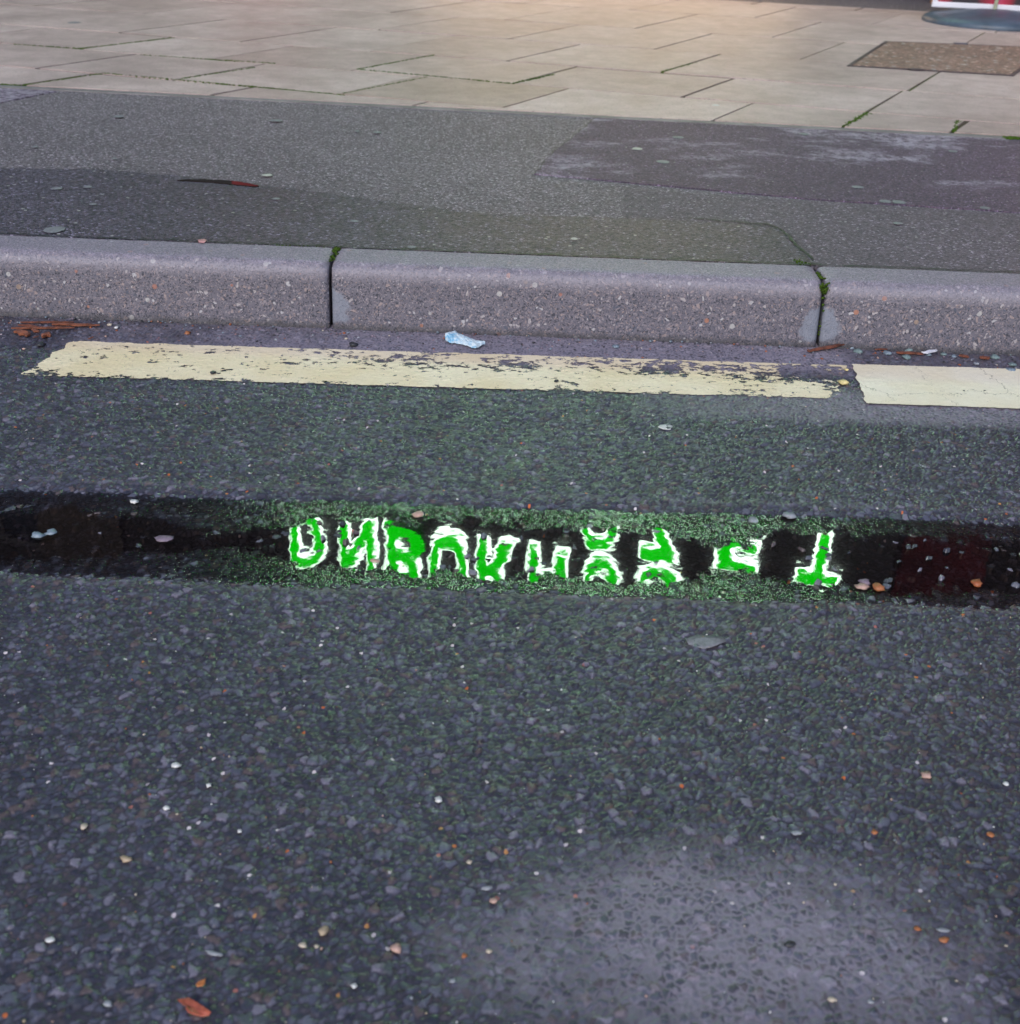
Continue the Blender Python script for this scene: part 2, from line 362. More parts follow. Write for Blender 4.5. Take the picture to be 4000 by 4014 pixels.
n = t.noise(co, 2.3, 3, .6); n2 = t.noise(co, 30, 3, .6)
c = t.mix(n2, (.05, .038, .028), (.12, .095, .07))
c = t.mix(t.math('MULTIPLY', t.step(n, .46, .58), .8), c, t.mix(n2, (.04, .07, .01), (.12, .17, .02)))
principled(t, out, c, .9, .2)

m_moss = simple('moss', (.060, .105, .014), .95, .6, 260, .004, .1, bscale=700)
m_inlay = footway('cover_inlay', (.29, .19, .16), .30, (.33, .19, .15), rough0=.5, scale=70, bright=.90)
m_iron = simple('cover_iron', (.07, .05, .06), .55, .3, 40, .001)
m_rubber = simple('blue_grey_rubber', (.062, .088, .125), .42, .25, 9, .0015, bscale=60)
m_white = simple('white_plastic', (.74, .73, .80), .35, .05, 10)
m_polegrey = simple('greenish_grey_pole', (.34, .36, .25), .4, .2, 30)
m_wrap, t, out = material('blue_white_wrapper')
co = t.new('ShaderNodeTexCoord').outputs['Object']
c = t.ramp(t.noise(co, 60, 3, .6), [(0, (.20, .44, .62)), (.42, (.24, .50, .70)), (.48, (.52, .68, .78)), (.56, (.66, .74, .78)), (.7, (.30, .52, .68))])
principled(t, out, c, .28, .5, t.bump(t.noise(co, 130, 3, .6), .7, .003))
m_wood = simple('wet_brown_wood', (.155, .052, .030), .35, .55, 70, .002, .5, bscale=150)
m_leaf = simple('red_brown_leaf', (.42, .10, .055), .4, .35, 60, .002, .5, bscale=150)
m_gum = simple('chewing_gum', (.20, .20, .215), .55, .2, 200, .0005)
m_gumlight = simple('chewing_gum_pale', (.46, .45, .40), .55, .15, 200, .0005)
m_gumwhite = simple('chewing_gum_white', (.62, .61, .58), .55, .08, 200, .0005)
m_crack = simple('crack_sealant', (.016, .016, .017), .5, .3, 40)
m_slate = simple('fascia_dark', (.030, .026, .030), .5, .3, 3)
m_wall = simple('facade_stone', (.045, .038, .038), .8, .4, 2.5, .002, bscale=40)
m_wframe = simple('window_frame_paint', (.10, .09, .09), .5, .2, 5)
m_wpane = simple('dark_window_glass', (.012, .012, .016), .06, .1, 1)
m_red = simple('red_panel', (.42, .018, .030), .5, .15, 5)
m_brown = simple('brown_shutter', (.085, .06, .045), .6, .3, 5)
PEB = {}
def peb(col):
    if col not in PEB:
        PEB[col] = simple('pebble_%d' % len(PEB), col, .42, .25, 120, .0008, .5, bscale=500)
    return PEB[col]
CREAM = (.50, .42, .33); WHITE = (.60, .59, .58); PINK = (.46, .29, .24); ORANGE = (.34, .12, .045); TAN = (.38, .29, .20)
GREYBLUE = (.20, .25, .30); DARK = (.03, .03, .035); PALE = (.27, .28, .31); RUST = (.32, .09, .03); YELL = (.70, .57, .26); GREENBLUE = (.17, .23, .23); MAUVE = (.20, .15, .19)

# ------------------------------------------------------------------ ROAD
fine_x = np.arange(-1.10, 1.1001, .0016); fine_y = np.arange(.46, 2.0801, .0016)
xs = np.concatenate([[-300, -80, -20, -6, -2.5, -1.6, -1.3], fine_x, [1.3, 1.6, 2.5, 6, 20, 80, 300]])
ys = np.concatenate([[-300, -80, -20, -6, -2, -.8, -.2, .1, .3, .4], fine_y])
tag(link('road', grid_mesh('road', xs, ys), m_road), kind='structure')
gx = np.array([-300, -1.1, 1.1, 300.0]); gy = np.array([2.06, 2.3, 40, 300.0])
tag(link('ground', grid_mesh('ground', gx, gy, lambda X, Y: np.stack([X, Y, 0 * X - .02], -1)), m_road_plain := simple('subsoil', (.05, .05, .05), .9)), kind='structure')
# water sheet in the rut (only where the rut is)
wx = np.linspace(-3.0, 3.0, 121)
def wfn(X, Y): return np.stack([X, Y, np.full_like(X, WATER_Z)], -1)
tag(link('puddle_water', grid_mesh('puddle_water', wx, np.linspace(1.135, 1.425, 13), wfn, False), m_water), kind='structure')

# ------------------------------------------------------------------ YELLOW LINE
def line_strip(name, pts, mat, step, rag, label):
    """pts: near-left, near-right, far-right, far-left"""
    nl, nr, fr_, fl = [np.array(p[:2]) for p in pts]
    L = np.linalg.norm(nr - nl); W = np.linalg.norm(fl - nl)
    us = np.linspace(0, 1, int(L / step)); vs = np.linspace(0, 1, int(W / step))
    U, V = np.meshgrid(us, vs)
    P = (nl * 1)[None, None] * 0 + (1 - U)[..., None] * ((1 - V)[..., None] * nl + V[..., None] * fl) + U[..., None] * ((1 - V)[..., None] * nr + V[..., None] * fr_)
    def n1(a, s):
        return np.array([mnoise.fractal(Vector((float(q) * s, 3.1 + s, 0)), 1.0, 2.0, 4) for q in a])
    ex = P[0, :, 0]; e0 = n1(ex, 22) * rag; e1 = n1(ex + 5, 22) * rag
    P[..., 1] += (1 - V) ** 2 * e0[None] + V ** 2 * e1[None]
    ey = P[:, 0, 1]; f0 = n1(ey + 9, 40) * rag * 3.0; f1 = n1(ey + 19, 40) * rag * 2.5
    P[..., 0] += np.maximum(0, 1 - U * 12) * f0[:, None] + np.maximum(0, 1 - (1 - U) * 14) * f1[:, None]
    Vv = np.concatenate([P, np.zeros_like(P[..., :1])], -1).reshape(-1, 3)
    ny, nx = U.shape; i = np.arange(nx * ny).reshape(ny, nx)
    Q = np.stack([i[:-1, :-1], i[:-1, 1:], i[1:, 1:], i[1:, :-1]], -1).reshape(-1, 4)
    o = link(name, np_mesh(name, Vv, Q), mat)
    return tag(o, label, 'road marking', 'yellow lines painted along the kerb')
G = ground
line_strip('yellow_line', (G(85, 1475), G(3275, 1568), G(3322, 1438), G(285, 1343)), m_paint_old, .0022, .003, 'long worn pale yellow road line with flaked holes, slanted at its left end')
line_strip('yellow_line', (G(3395, 1590), G(3395, 1590) + Vector((1.9, -.01, 0)), G(3340, 1436) + Vector((1.9, .02, 0)), G(3340, 1436)), m_paint_new, .003, .0015, 'thicker newer cream yellow road line with fine cracks at the right edge')
# loose flakes of paint in the gap are added with the pebbles

# ------------------------------------------------------------------ KERB
KB0, KB1 = -.349, .566
def kerb_y(x): return 2.0545 - (x + .349) * .0165
def make_kerb(x0, x1, label, smL, smR):
    ga = .0030
    x0 += ga; x1 -= ga
    L = x1 - x0
    prof = [(0, -.10), (0, -.02)]
    prof += [(.000 + .014 * k / 26, .0 + .100 * k / 26) for k in range(27)]
    r = .024
    for k in range(1, 13):
        a_ = math.radians(90 * k / 12 * .93); prof.append((.014 + r * (1 - math.cos(a_)), .100 + r * math.sin(a_)))
    prof += [(.045 + k * .0065, .1245 + .0001 * k) for k in range(0, 11)]
    prof += [(.114, .1235), (.116, .10), (.116, -.10)]
    nu = int(L / .004); us = np.linspace(0, L, nu)
    # rounded worn ends: a chamfer towards each joint
    V = []; SM = []
    for (py, pz) in prof:
        for u in us:
            x = x0 + u; e = min(u, L - u)
            ch = max(0, 1 - e / .007) ** 2 * .0045 if pz > .0 else 0
            big = max(0, 1 - e / .02) ** 2 * .006 * max(0, (pz - .085) / .04)
            n = mnoise.fractal(Vector((x * 9, py * 9, pz * 9)), 1, 2, 4) * .0018 + mnoise.noise(Vector((x * 90, py * 90, pz * 90))) * .0005
            w = 1 if pz > -.01 else 0
            V.append((x, kerb_y(x) + py + (n + ch + big) * w * (1 if py < .05 else .0), pz - (abs(n) * .6 + big * .6 + ch * .5) * (1 if py > .02 and pz > .09 else 0)))
            a0 = u / .055 if smL else 9; a1 = (L - u) / .055 if smR else 9
            q = min(a0, a1); sh = .085 if (smR == 2 or smL == 2) else .07
            SM.append(max(0, 1 - math.hypot(q * (.055 / (sh * .62)) * (.45 + .8 * max(0, pz) / .1), (pz - .045) / .07)) if pz < .115 else 0)
    n_p = len(prof); i = np.arange(n_p * nu).reshape(n_p, nu)
    Q = np.stack([i[:-1, :-1], i[:-1, 1:], i[1:, 1:], i[1:, :-1]], -1).reshape(-1, 4)
    me = np_mesh('kerb_stone', V, Q)
    bm = bmesh.new(); bm.from_mesh(me); bm.verts.ensure_lookup_table()
    for k in (0, nu - 1):
        bm.faces.new([bm.verts[int(i[j, k])] for j in range(n_p)])
    bm.normal_update(); bmesh.ops.recalc_face_normals(bm, faces=bm.faces); bm.to_mesh(me); bm.free()
    at = me.attributes.new('smear', 'FLOAT', 'POINT'); at.data.foreach_set('value', np.array(SM, np.float32))
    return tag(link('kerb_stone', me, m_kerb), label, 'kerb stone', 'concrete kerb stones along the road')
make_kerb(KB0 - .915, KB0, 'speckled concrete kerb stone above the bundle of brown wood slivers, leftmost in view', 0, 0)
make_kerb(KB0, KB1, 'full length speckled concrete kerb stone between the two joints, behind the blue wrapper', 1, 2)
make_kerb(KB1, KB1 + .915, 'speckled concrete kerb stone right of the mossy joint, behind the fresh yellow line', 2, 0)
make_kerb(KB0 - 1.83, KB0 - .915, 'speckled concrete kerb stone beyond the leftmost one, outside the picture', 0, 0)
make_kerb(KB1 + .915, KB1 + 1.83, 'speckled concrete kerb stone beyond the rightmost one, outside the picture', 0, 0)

# ------------------------------------------------------------------ FOOTWAY
def E_line(x): return 3.642 - .099 * x
PZ = .1225
def sheet(name, pts, z, mat, kind='structure'):
    me = mesh(name, *(slabpoly(pts, z - .006, z))); return tag(link(name, me, mat), kind=kind)
def kb(x): return kerb_y(x) + .1155
sheet('footway', [(-40, kb(-40)), (40, kb(40)), (40, 9), (-40, 14)], PZ, m_foot)
def rag(pts, amp=.004, seg=.02, s=30):
    out_ = []
    n = len(pts)
    for i_ in range(n):
        a_, b_ = Vector(pts[i_][:2]), Vector(pts[(i_ + 1) % n][:2]); L = (b_ - a_).length; k = max(1, min(400, int(L / seg)))
        nrm = Vector((-(b_ - a_).y, (b_ - a_).x)).normalized()
        for j in range(k):
            p = a_.lerp(b_, j / k); w = mnoise.fractal(Vector((p.x * s, p.y * s, 1.7)), 1, 2, 3) * amp
            out_.append(p + nrm * w)
    return out_
def P(x, y, z=PZ): return G(x, y, z)
# damp, darker strip beside the kerb that ends at the crack
dl = [P(0, 662), P(400, 668), P(700, 692), P(1100, 735), P(1500, 790), P(1900, 842), P(2500, 862), P(3030, 885), P(3075, 912), P(3110, 960), P(3185, 1020)]
dl = [(-2.6, dl[0].y + .02)] + [(p.x, p.y) for p in dl]
last = dl[-1]
damp = [(-2.6, kb(-2.6) + .001), (last[0], kb(last[0]) + .001)] + list(reversed(dl))
sheet('footway_damp_strip', rag(damp, .004), PZ + .0022, m_footdark)
br = [P(2500, 800), P(3030, 820), P(4100, 905)]
sheet('footway_brown_strip', rag([(last[0] + .004, kb(last[0]) + .0012), (3.4, kb(3.4) + .0012), (3.4, 2.62), (P(4000, 842).x, P(4000, 842).y - .0), (P(2450, 745).x, P(2450, 745).y), (P(2440, 858).x, P(2440, 858).y), (P(3030, 885).x, P(3030, 885).y + .004), (P(3080, 912).x + .004, P(3080, 912).y + .002)], .003), PZ + .0012, m_foot2)
pp = [P(2095, 684), P(2500, 722), P(3200, 785), P(4000, 836)]
purple = [(p.x, p.y) for p in pp] + [(3.6, pp[-1].y - .05), (3.6, E_line(3.6) - .012), (P(2330, 462).x, E_line(P(2330, 462).x) - .012), (P(2250, 540).x, P(2250, 540).y), (P(2140, 620).x, P(2140, 620).y)]
sheet('footway_purple_patch', rag(purple, .004), PZ + .0030, m_patch)
sheet('footway_corner_patch', rag([P(-900, 420)[:2], P(0, 404)[:2], P(225, 360)[:2], P(-900, 300)[:2]], .003), PZ + .0030, m_patch)
# crack beside the damp strip
def ribbon(name, pts, w, z, mat, label, cat):
    v = []; f = []
    q = []
    for i_ in range(len(pts) - 1):
        a_, b_ = Vector(pts[i_][:2]), Vector(pts[i_ + 1][:2]); k = max(1, int((b_ - a_).length / .012))
        q += [a_.lerp(b_, j / k) for j in range(k)]
    q.append(Vector(pts[-1][:2]))
    for i_, p in enumerate(q):
        d_ = (q[min(i_ + 1, len(q) - 1)] - q[max(i_ - 1, 0)]).normalized(); n_ = Vector((-d_.y, d_.x))
        off = n_ * mnoise.fractal(Vector((p.x * 25, p.y * 25, 3)), 1, 2, 3) * .007
        ww = w * (.5 + abs(mnoise.fractal(Vector((p.x * 40, p.y * 40, 9)), 1, 2, 3)) * 1.6)
        v += [(*(p + off + n_ * ww), z), (*(p + off - n_ * ww), z)]
    for i_ in range(len(q) - 1): f.append((2 * i_, 2 * i_ + 1, 2 * i_ + 3, 2 * i_ + 2))
    return tag(link(name, mesh(name, v, f), mat), label, cat)
o = ribbon('pavement_crack', [P(2700, 858), P(3000, 882), P(3060, 900), P(3085, 925), P(3120, 965), P(3190, 1022)], .0035, PZ + .0034, m_crack, None, None); tag(o, kind='structure')
o = ribbon('patch_seam', [P(2095, 686), P(2180, 590), P(2270, 520), P(2335, 462)], .0013, PZ + .0042, m_crack, None, None); tag(o, kind='structure')
o = ribbon('kerb_back_gap', [(-3, kb(-3) + .001), (3, kb(3) + .001)], .0025, PZ + .0046, m_crack, None, None); tag(o, kind='structure')

# small pavement puddle, a still film in a shallow dip
m_film, t, out = material('still_water_film')
fr = t.new('ShaderNodeFresnel'); fr.inputs[0].default_value = 1.333
gl = t.new('ShaderNodeBsdfGlossy'); gl.inputs['Roughness'].default_value = .01
df = t.new('ShaderNodeBsdfDiffuse'); df.inputs[0].default_value = (.02, .016, .014, 1)
mx = t.new('ShaderNodeMixShader'); t.l.new(fr.outputs[0], mx.inputs[0]); t.l.new(df.outputs[0], mx.inputs[1]); t.l.new(gl.outputs[0], mx.inputs[2]); t.l.new(mx.outputs[0], out.inputs[0])
fp = [(695, 706), (760, 710), (860, 717), (950, 727), (1000, 731), (1015, 729), (985, 721), (940, 712), (880, 705), (800, 703), (740, 703)]
sheet('pavement_puddle', rag([P(a_, b_, PZ + .004)[:2] for a_, b_ in fp], .004, .006, 90), PZ + .0045, m_film)

# ------------------------------------------------------------------ PAVING SLABS
ROW = [(3.16, -.284), (3.70, -.284), (4.184, -.294), (4.715, -.286), (5.40, -.292), (6.14, -.280), (7.03, -.285), (7.80, -.270), (8.60, -.26), (9.4, -.25), (10.2, -.25), (11, -.25)]
DIR = math.radians(62.5); DX = math.cos(DIR) / math.sin(DIR)
R1 = lambda x, y: P(x / .9625, y / .9625, .126); R2 = lambda x, y: P(2000 + x / .9625, y / .9625, .126)
joints = {0: [R1(85, 320), R1(800, 360), R1(1540, 405)],
          1: [R1(270, 240), R1(690, 297), R1(1280, 355), R1(1925, 400), R2(780, 450), R2(1260, 478), R2(1675, 495)],
          2: [R1(320, 183), R1(820, 220), R1(1350, 262), R2(10, 315), R2(650, 368), R2(1350, 425)],
          3: [R1(20, 90), R2(5, 228), R2(580, 272), R2(1500, 350)], 4: [R1(1460, 108), R2(10, 145), R2(550, 185)],
          5: [R2(10, 70), R2(490, 103), R2(1010, 135), R2(1700, 175)], 6: [R2(460, 35), R2(920, 68)]}
def clipE(poly, fn):
    out_ = []
    for i_ in range(len(poly)):
        a_, b_ = poly[i_], poly[(i_ + 1) % len(poly)]; fa, fb = fn(a_), fn(b_)
        if fa >= 0: out_.append(a_)
        if (fa >= 0) != (fb >= 0): out_.append(a_.lerp(b_, fa / (fa - fb)))
    return out_
BA, BB = 8.878, -.25           # building front: y = BA + BB x
vv, ff, tones = [], [], []
for r in range(len(ROW) - 1):
    (a0, b0), (a1, b1) = ROW[r], ROW[r + 1]
    js = []
    for p in joints.get(r, []):
        # slide the joint along its direction on to the lower line of the row
        s = (a0 + b0 * p.x - p.y) / (1 - b0 * DX); js.append(p.x + DX * s)
    js.sort(); W = .585
    if not js: js = [random.uniform(-.3, .3)]
    full = [js[0]]
    for x in js[1:]:
        gap = x - full[-1]
        if gap < .25: continue
        k = max(1, round(gap / W)); base_ = full[-1]
        full += [base_ + gap * (q + 1) / k for q in range(k)]
    while full[0] > -13: full.insert(0, full[0] - W)
    while full[-1] < 13: full.append(full[-1] + W)
    for i_ in range(len(full) - 1):
        xa, xb = full[i_], full[i_ + 1]
        def low(x): return Vector((x, a0 + b0 * x))
        def high(x):
            s = (a1 + b1 * x - a0 - b0 * x) / (1 - b1 * DX); return Vector((x + DX * s, a0 + b0 * x + s))
        poly = [low(xa), low(xb), high(xb), high(xa)]
        poly = clipE(poly, lambda q: q.y - E_line(q.x) - .035)
        if len(poly) < 3: continue
        poly = clipE(poly, lambda q: BA + BB * q.x - .9 - q.y)
        if len(poly) < 3: continue
        cen = sum(poly, Vector((0, 0))) / len(poly)
        gapw = random.choice([.0040, .0050, .0065, .0085])
        poly = [q + Vector(((cen - q).normalized().x * gapw * 1.4, math.copysign(gapw * (1.5 if abs(q.y - cen.y) > .05 else .3), cen.y - q.y))) for q in poly]
        z1 = .1268 + random.uniform(-.0008, .0012); tl = [random.uniform(-.0008, .0008) for _ in range(2)]
        b_ = len(vv); n = len(poly)
        vv += [(q.x, q.y, z1 + tl[0] * (q.x - cen.x) + tl[1] * (q.y - cen.y)) for q in poly] + [(q.x, q.y, .118) for q in poly]
        ff += [tuple(range(b_, b_ + n))] + [(b_ + (k + 1) % n, b_ + k, b_ + k + n, b_ + (k + 1) % n + n) for k in range(n)]
        tone = (random.random(), 1.0 if (r == 1 and abs(cen.x + .12) < .30) else random.random() ** 3 * .35, 0, 1)
        tones += [tone] * (n + 1)
me = mesh('paving', vv, ff)
ca_ = me.color_attributes.new('tone', 'FLOAT_COLOR', 'CORNER')
k = 0
for p_, tn in zip(me.polygons, tones):
    for li in p_.loop_indices: ca_.data[li].color = tn
tag(link('paving', me, m_slab), kind='structure')
tag(link('paving_edging', mesh('paving_edging', *slabpoly([(-14, E_line(-14)), (14, E_line(14)), (14, E_line(14) + .032), (-14, E_line(-14) + .032)], .11, .1262)), simple('edging_concrete', (.20, .185, .19), .6, .25, 12, .001)), kind='structure')
sheet('paving_joint_bed', [(-14, E_line(-14) + .02), (14, E_line(14) + .02), (14, BA + BB * 14 - .5), (-14, BA - BB * 14 - .5)], .1238, m_joint)
m_thresh = footway('threshold_asphalt', (.15, .13, .15), .2, (.16, .14, .15), rough0=.55, scale=120)
sheet('threshold_strip', [(-14, BA - BB * 14 - .93), (14, BA + BB * 14 - .93), (14, BA + BB * 14 + .3), (-14, BA - BB * 14 + .3)], .1292, m_thresh)

# utility cover with a concrete filled tray
uc = [R2(1270, 252), R2(1900, 290), R2(2050, 183), R2(1415, 158)]
cen = sum(uc, Vector()) / 4
ue = empty('utility_cover', (cen.x, cen.y, .1285)); tag(ue, 'square access cover filled with brown pebbly concrete, set in the pale paving slabs', 'access cover')
loc = [(q - cen) for q in uc]
# frame ring
v = []; f = []
for s_ in (1.0, .955):
    for z in (.0005, .0028): v += [(q.x * s_, q.y * s_, z) for q in loc]
for k in range(4):
    n_ = (k + 1) % 4
    f += [(4 + k, 4 + n_, 12 + n_, 12 + k), (k, n_, 4 + n_, 4 + k), (12 + k, 12 + n_, 8 + n_, 8 + k)]
link('frame', mesh('frame', v, f), m_iron, ue)
v, f = slabpoly([(q.x * .945, q.y * .945) for q in loc], .0, .0034)
link('inlay', mesh('inlay', v, f), m_inlay, ue)
v = []; f = []
for (sx, sy) in ((.5, .0),):
    pm = loc[0].lerp(loc[1], .42); box(v, f, pm.x - .03, pm.x + .03, pm.y - .012, pm.y + .014, .003, .0065)
link('key_slot', mesh('key_slot', v, f), m_iron, ue)
v = []; f = []; pm = loc[3].lerp(loc[2], .45); box(v, f, pm.x - .03, pm.x + .03, pm.y - .014, pm.y + .012, .003, .0065)
link('key_slot', mesh('key_slot', v, f), simple('slot_blue_grey', (.10, .10, .14), .5), ue)

# ------------------------------------------------------------------ swing sign with round base
sg = G(3889, 92, .127)
se = empty('pavement_sign', (sg.x, sg.y, .127), math.radians(-12)); tag(se, 'advertising swing sign with white frame and dark red poster on a round blue grey base', 'sign')
v = []; f = []; prof = [(.365, .0), (.368, .012), (.355, .028), (.31, .045), (.22, .056), (.14, .066), (.07, .072), (.0, .073)]
ns = 72
for r_, z in prof[:-1]: v += [(r_ * math.cos(2 * math.pi * k / ns), r_ * math.sin(2 * math.pi * k / ns), z) for k in range(ns)]
v.append((0, 0, .073))
for i_ in range(len(prof) - 2):
    for k in range(ns): f.append((i_ * ns + k, i_ * ns + (k + 1) % ns, (i_ + 1) * ns + (k + 1) % ns, (i_ + 1) * ns + k))
for k in range(ns): f.append(((len(prof) - 2) * ns + k, (len(prof) - 2) * ns + (k + 1) % ns, len(v) - 1))
link('base', mesh('base', v, f, True), m_rubber, se)
def cyl(r_, z0, z1, n=16, x=0, y=0):
    v = [(x + r_ * math.cos(2 * math.pi * k / n), y + r_ * math.sin(2 * math.pi * k / n), z) for z in (z0, z1) for k in range(n)]
    return v, [(k, (k + 1) % n, n + (k + 1) % n, n + k) for k in range(n)] + [tuple(range(n, 2 * n)), tuple(reversed(range(n)))]
v, f = cyl(.010, .06, 1.16); link('pole', mesh('pole', v, f, False), m_polegrey, se)
v = []; f = []; hw = .325; zb, zt, yb = .066, 1.12, .035
for (x0, x1, z0, z1) in ((-hw, hw, zb, zb + .028), (-hw, hw, zt - .028, zt), (-hw, -hw + .028, zb + .028, zt - .028), (hw - .028, hw, zb + .028, zt - .028)):
    box(v, f, x0, x1, yb - .012, yb + .012, z0, z1)
fo = link('frame', mesh('frame', v, f), m_white, se)
bev = fo.modifiers.new('bevel', 'BEVEL'); bev.width = .004; bev.segments = 2
m_poster, t, out = material('red_dark_poster')
co = t.new('ShaderNodeTexCoord').outputs['Object']
vp = t.vor(t.vmath('ADD', co, (.07, 0, .03)), 7.0, dim='3D'); d_ = vp.outputs['Distance']
c = t.ramp(d_, [(0, (.55, .10, .20)), (.22, (.42, .02, .07)), (.45, (.25, .008, .03)), (.62, (.02, .008, .02)), (.9, (.012, .008, .02))])
principled(t, out, c, .3)
v = []; f = []; box(v, f, -hw + .024, hw - .024, yb - .006, yb + .006, zb + .024, zt - .024); link('poster', mesh('poster', v, f), m_poster, se)

# ------------------------------------------------------------------ shop building
be = empty('shop_building', (0, BA, .127), math.atan(BB)); tag(be, 'dark shop front across the pavement, seen only as a reflection in the wet road', 'building')
def bpart(name, boxes, mat, parent=None, kind=None):
    v = []; f = []
    for b_ in boxes: box(v, f, *b_)
    o = link(name, mesh(name, v, f), mat, parent or be)
    if kind: o['kind'] = kind
    return o
HT = 8.1
bpart('wall', [(-14, 14, .0, .4, 3.15, HT), (-14, -9.2, .0, .4, 0, 3.15), (9.5, 14, 0, .4, 0, 3.15)] +
      [(-14, 14, .4, 6, HT - .4, HT - .1)], m_wall)
bpart('side_wall', [(-14, -13.7, .4, 8, 0, HT - .4), (13.7, 14, .4, 8, 0, HT - .4), (-14, 14, 7.7, 8, 0, HT - .4)], m_wall)
bpart('cornice', [(-14.1, 14.1, -.22, -.002, HT - .32, HT - .1), (-14.1, 14.1, -.12, -.002, 3.05, 3.18)], m_wall)
m_lit, t, out = material('lit_shop_interior')
co = t.new('ShaderNodeTexCoord').outputs['Object']
vr = t.noise(t.vmath('MULTIPLY', co, (1.2, 1, .7)), 1.6, 3, .6)
em = t.new('ShaderNodeEmission'); t.l.new(t.mix(t.step(vr, .3, .7), (.60, .36, .18), (1.0, .68, .40)), em.inputs[0]); t.put(em.inputs[1], t.math('ADD', t.step(t.sep(co)[2], 2.6, 2.85, .0, .9), t.step(t.sep(co)[2], 1.20, .85, .04, 3.8)))  # unseen panes, glow banded by height to warm the paving, not the damp strip
t.l.new(em.outputs[0], out.inputs[0])
for x0, x1, lit in ((-9.0, -6.2, 0), (-5.9, -3.15, 0), (-.85, 1.9, 1), (3.6, 6.2, 1), (6.5, 9.3, 1)):
    w = bpart('shop_window', [(x0, x1, .06, .14, 0, .45), (x0, x0 + .08, .05, .15, .45, 3.05), (x1 - .08, x1, .05, .15, .45, 3.05), (x0, x1, .05, .15, 2.95, 3.05)], m_wframe)
    bpart('lit_pane' if lit else 'dark_pane', [(x0 + .08, x1 - .08, .09, .11, .45, 2.95)], m_lit if lit else m_wpane, w)
bpart('door', [(-3.1, -2.46, .1, .16, 0, 3.05)], m_slate)
bpart('door_red_panel', [(-2.455, -1.75, .04, .16, 0, 3.05)], m_red)
for (a_, b_) in ((-1.74, -.9), (1.95, 3.55), (-6.18, -5.92), (-9.2, -9.02), (6.22, 6.48), (9.32, 9.5), (-3.14, -3.1)): bpart('pier', [(a_, b_, .0, .16, 0, 3.05)], m_wall)
_q = G(3673, 13, .13); _th = math.atan(BB); LX = _q.x * math.cos(_th) + (_q.y - BA) * math.sin(_th); LY = -_q.x * math.sin(_th) + (_q.y - BA) * math.cos(_th)
bpart('skirting_post', [(LX - .035, LX + .045, LY, LY + .09, 0, 2.9)], simple('orange_wood', (.48, .20, .07), .5, .4, 20))
bpart('white_post', [(LX + .055, LX + .13, LY + .02, LY + .10, 0, 2.9)], simple('white_gloss', (.7, .69, .66), .4))
for x0 in (-11.5, -8.6, -5.9, 6.2, 9.0, 11.6):
    for z0 in (3.7, 6.0):
        w = bpart('window', [(x0 - .07, x0 + 1.1, -.04, -.003, z0 - .08, z0), (x0 - .07, x0 + 1.1, -.04, -.003, z0 + 1.5, z0 + 1.58), (x0 - .07, x0, -.04, -.003, z0, z0 + 1.5), (x0 + 1.03, x0 + 1.1, -.04, -.003, z0, z0 + 1.5), (x0 + .49, x0 + .54, -.035, -.003, z0, z0 + 1.5)], m_wframe)
        bpart('pane', [(x0, x0 + 1.03, -.02, -.0035, z0, z0 + 1.5)], m_wpane, w)
for x0 in (-2.6, -.2, 2.4):
    w = bpart('window', [(x0 - .07, x0 + 1.1, -.04, -.003, 5.9, 5.98), (x0 - .07, x0 + 1.1, -.04, -.003, 7.2, 7.28), (x0 - .07, x0, -.04, -.003, 5.98, 7.2), (x0 + 1.03, x0 + 1.1, -.04, -.003, 5.98, 7.2)], m_wframe)
    bpart('pane', [(x0, x0 + 1.03, -.02, -.0035, 5.98, 7.2)], m_wpane, w)
bpart('brown_shutter', [(-4.9, -3.95, -.05, -.003, 4.2, 5.4)], m_brown)

# red hanging banner beside the sign (its dull red reflection shows at the right of the puddle)
th = math.atan(BB); ct, st_ = math.cos(th), math.sin(th)
def onfront(u, off, z): return Vector((u * ct + off * st_ * 1.0, BA + u * st_ - off * ct, z))
bn_ = empty('wall_banner', onfront(3.62, .06, 3.35), th); tag(bn_, 'dull red cloth banner on the shop wall, mirrored at the right end of the puddle', 'banner')
v = []; f = []; box(v, f, -.33, .33, -.01, .01, 0, 1.1); link('cloth', mesh('cloth', v, f), simple('dull_red_cloth', (.15, .012, .018), .7, .5, 4), bn_)
v = []; f = []; box(v, f, -.36, .36, -.02, .02, 1.1, 1.13); link('rail', mesh('rail', v, f), m_slate, bn_)

# ------------------------------------------------------------------ illuminated sign
def emit(name, col, s):
    m, t, out = material(name); e = t.new('ShaderNodeEmission'); e.inputs[0].default_value = (*col, 1); e.inputs[1].default_value = s
    t.l.new(e.outputs[0], out.inputs[0]); return m
m_green = emit('green_letter_light', (.0, 1.0, .0), 7.8)
m_halo = emit('white_letter_light', (.76, 1.0, .82), 25.0)
si = empty('illuminated_sign', onfront(0, .02, 3.8), th); tag(si, 'two line shop sign of glowing green letters with white halos, mirrored in the road puddle', 'sign')
v = []; f = []; box(v, f, -2.5, 3.25, -.0, .018, -.05, 1.42); link('backing_panel', mesh('backing_panel', v, f), m_slate, si)
def glyph(ch, offset):
    cu = bpy.data.curves.new('g', 'FONT'); cu.body = ch; cu.size = 1; cu.offset = offset; cu.extrude = 0; cu.resolution_u = 6
    ob = bpy.data.objects.new('g', cu); COL.objects.link(ob)
    dg = bpy.context.evaluated_depsgraph_get(); me = bpy.data.meshes.new_from_object(ob.evaluated_get(dg))
    bpy.data.objects.remove(ob); bpy.data.curves.remove(cu)
    return me
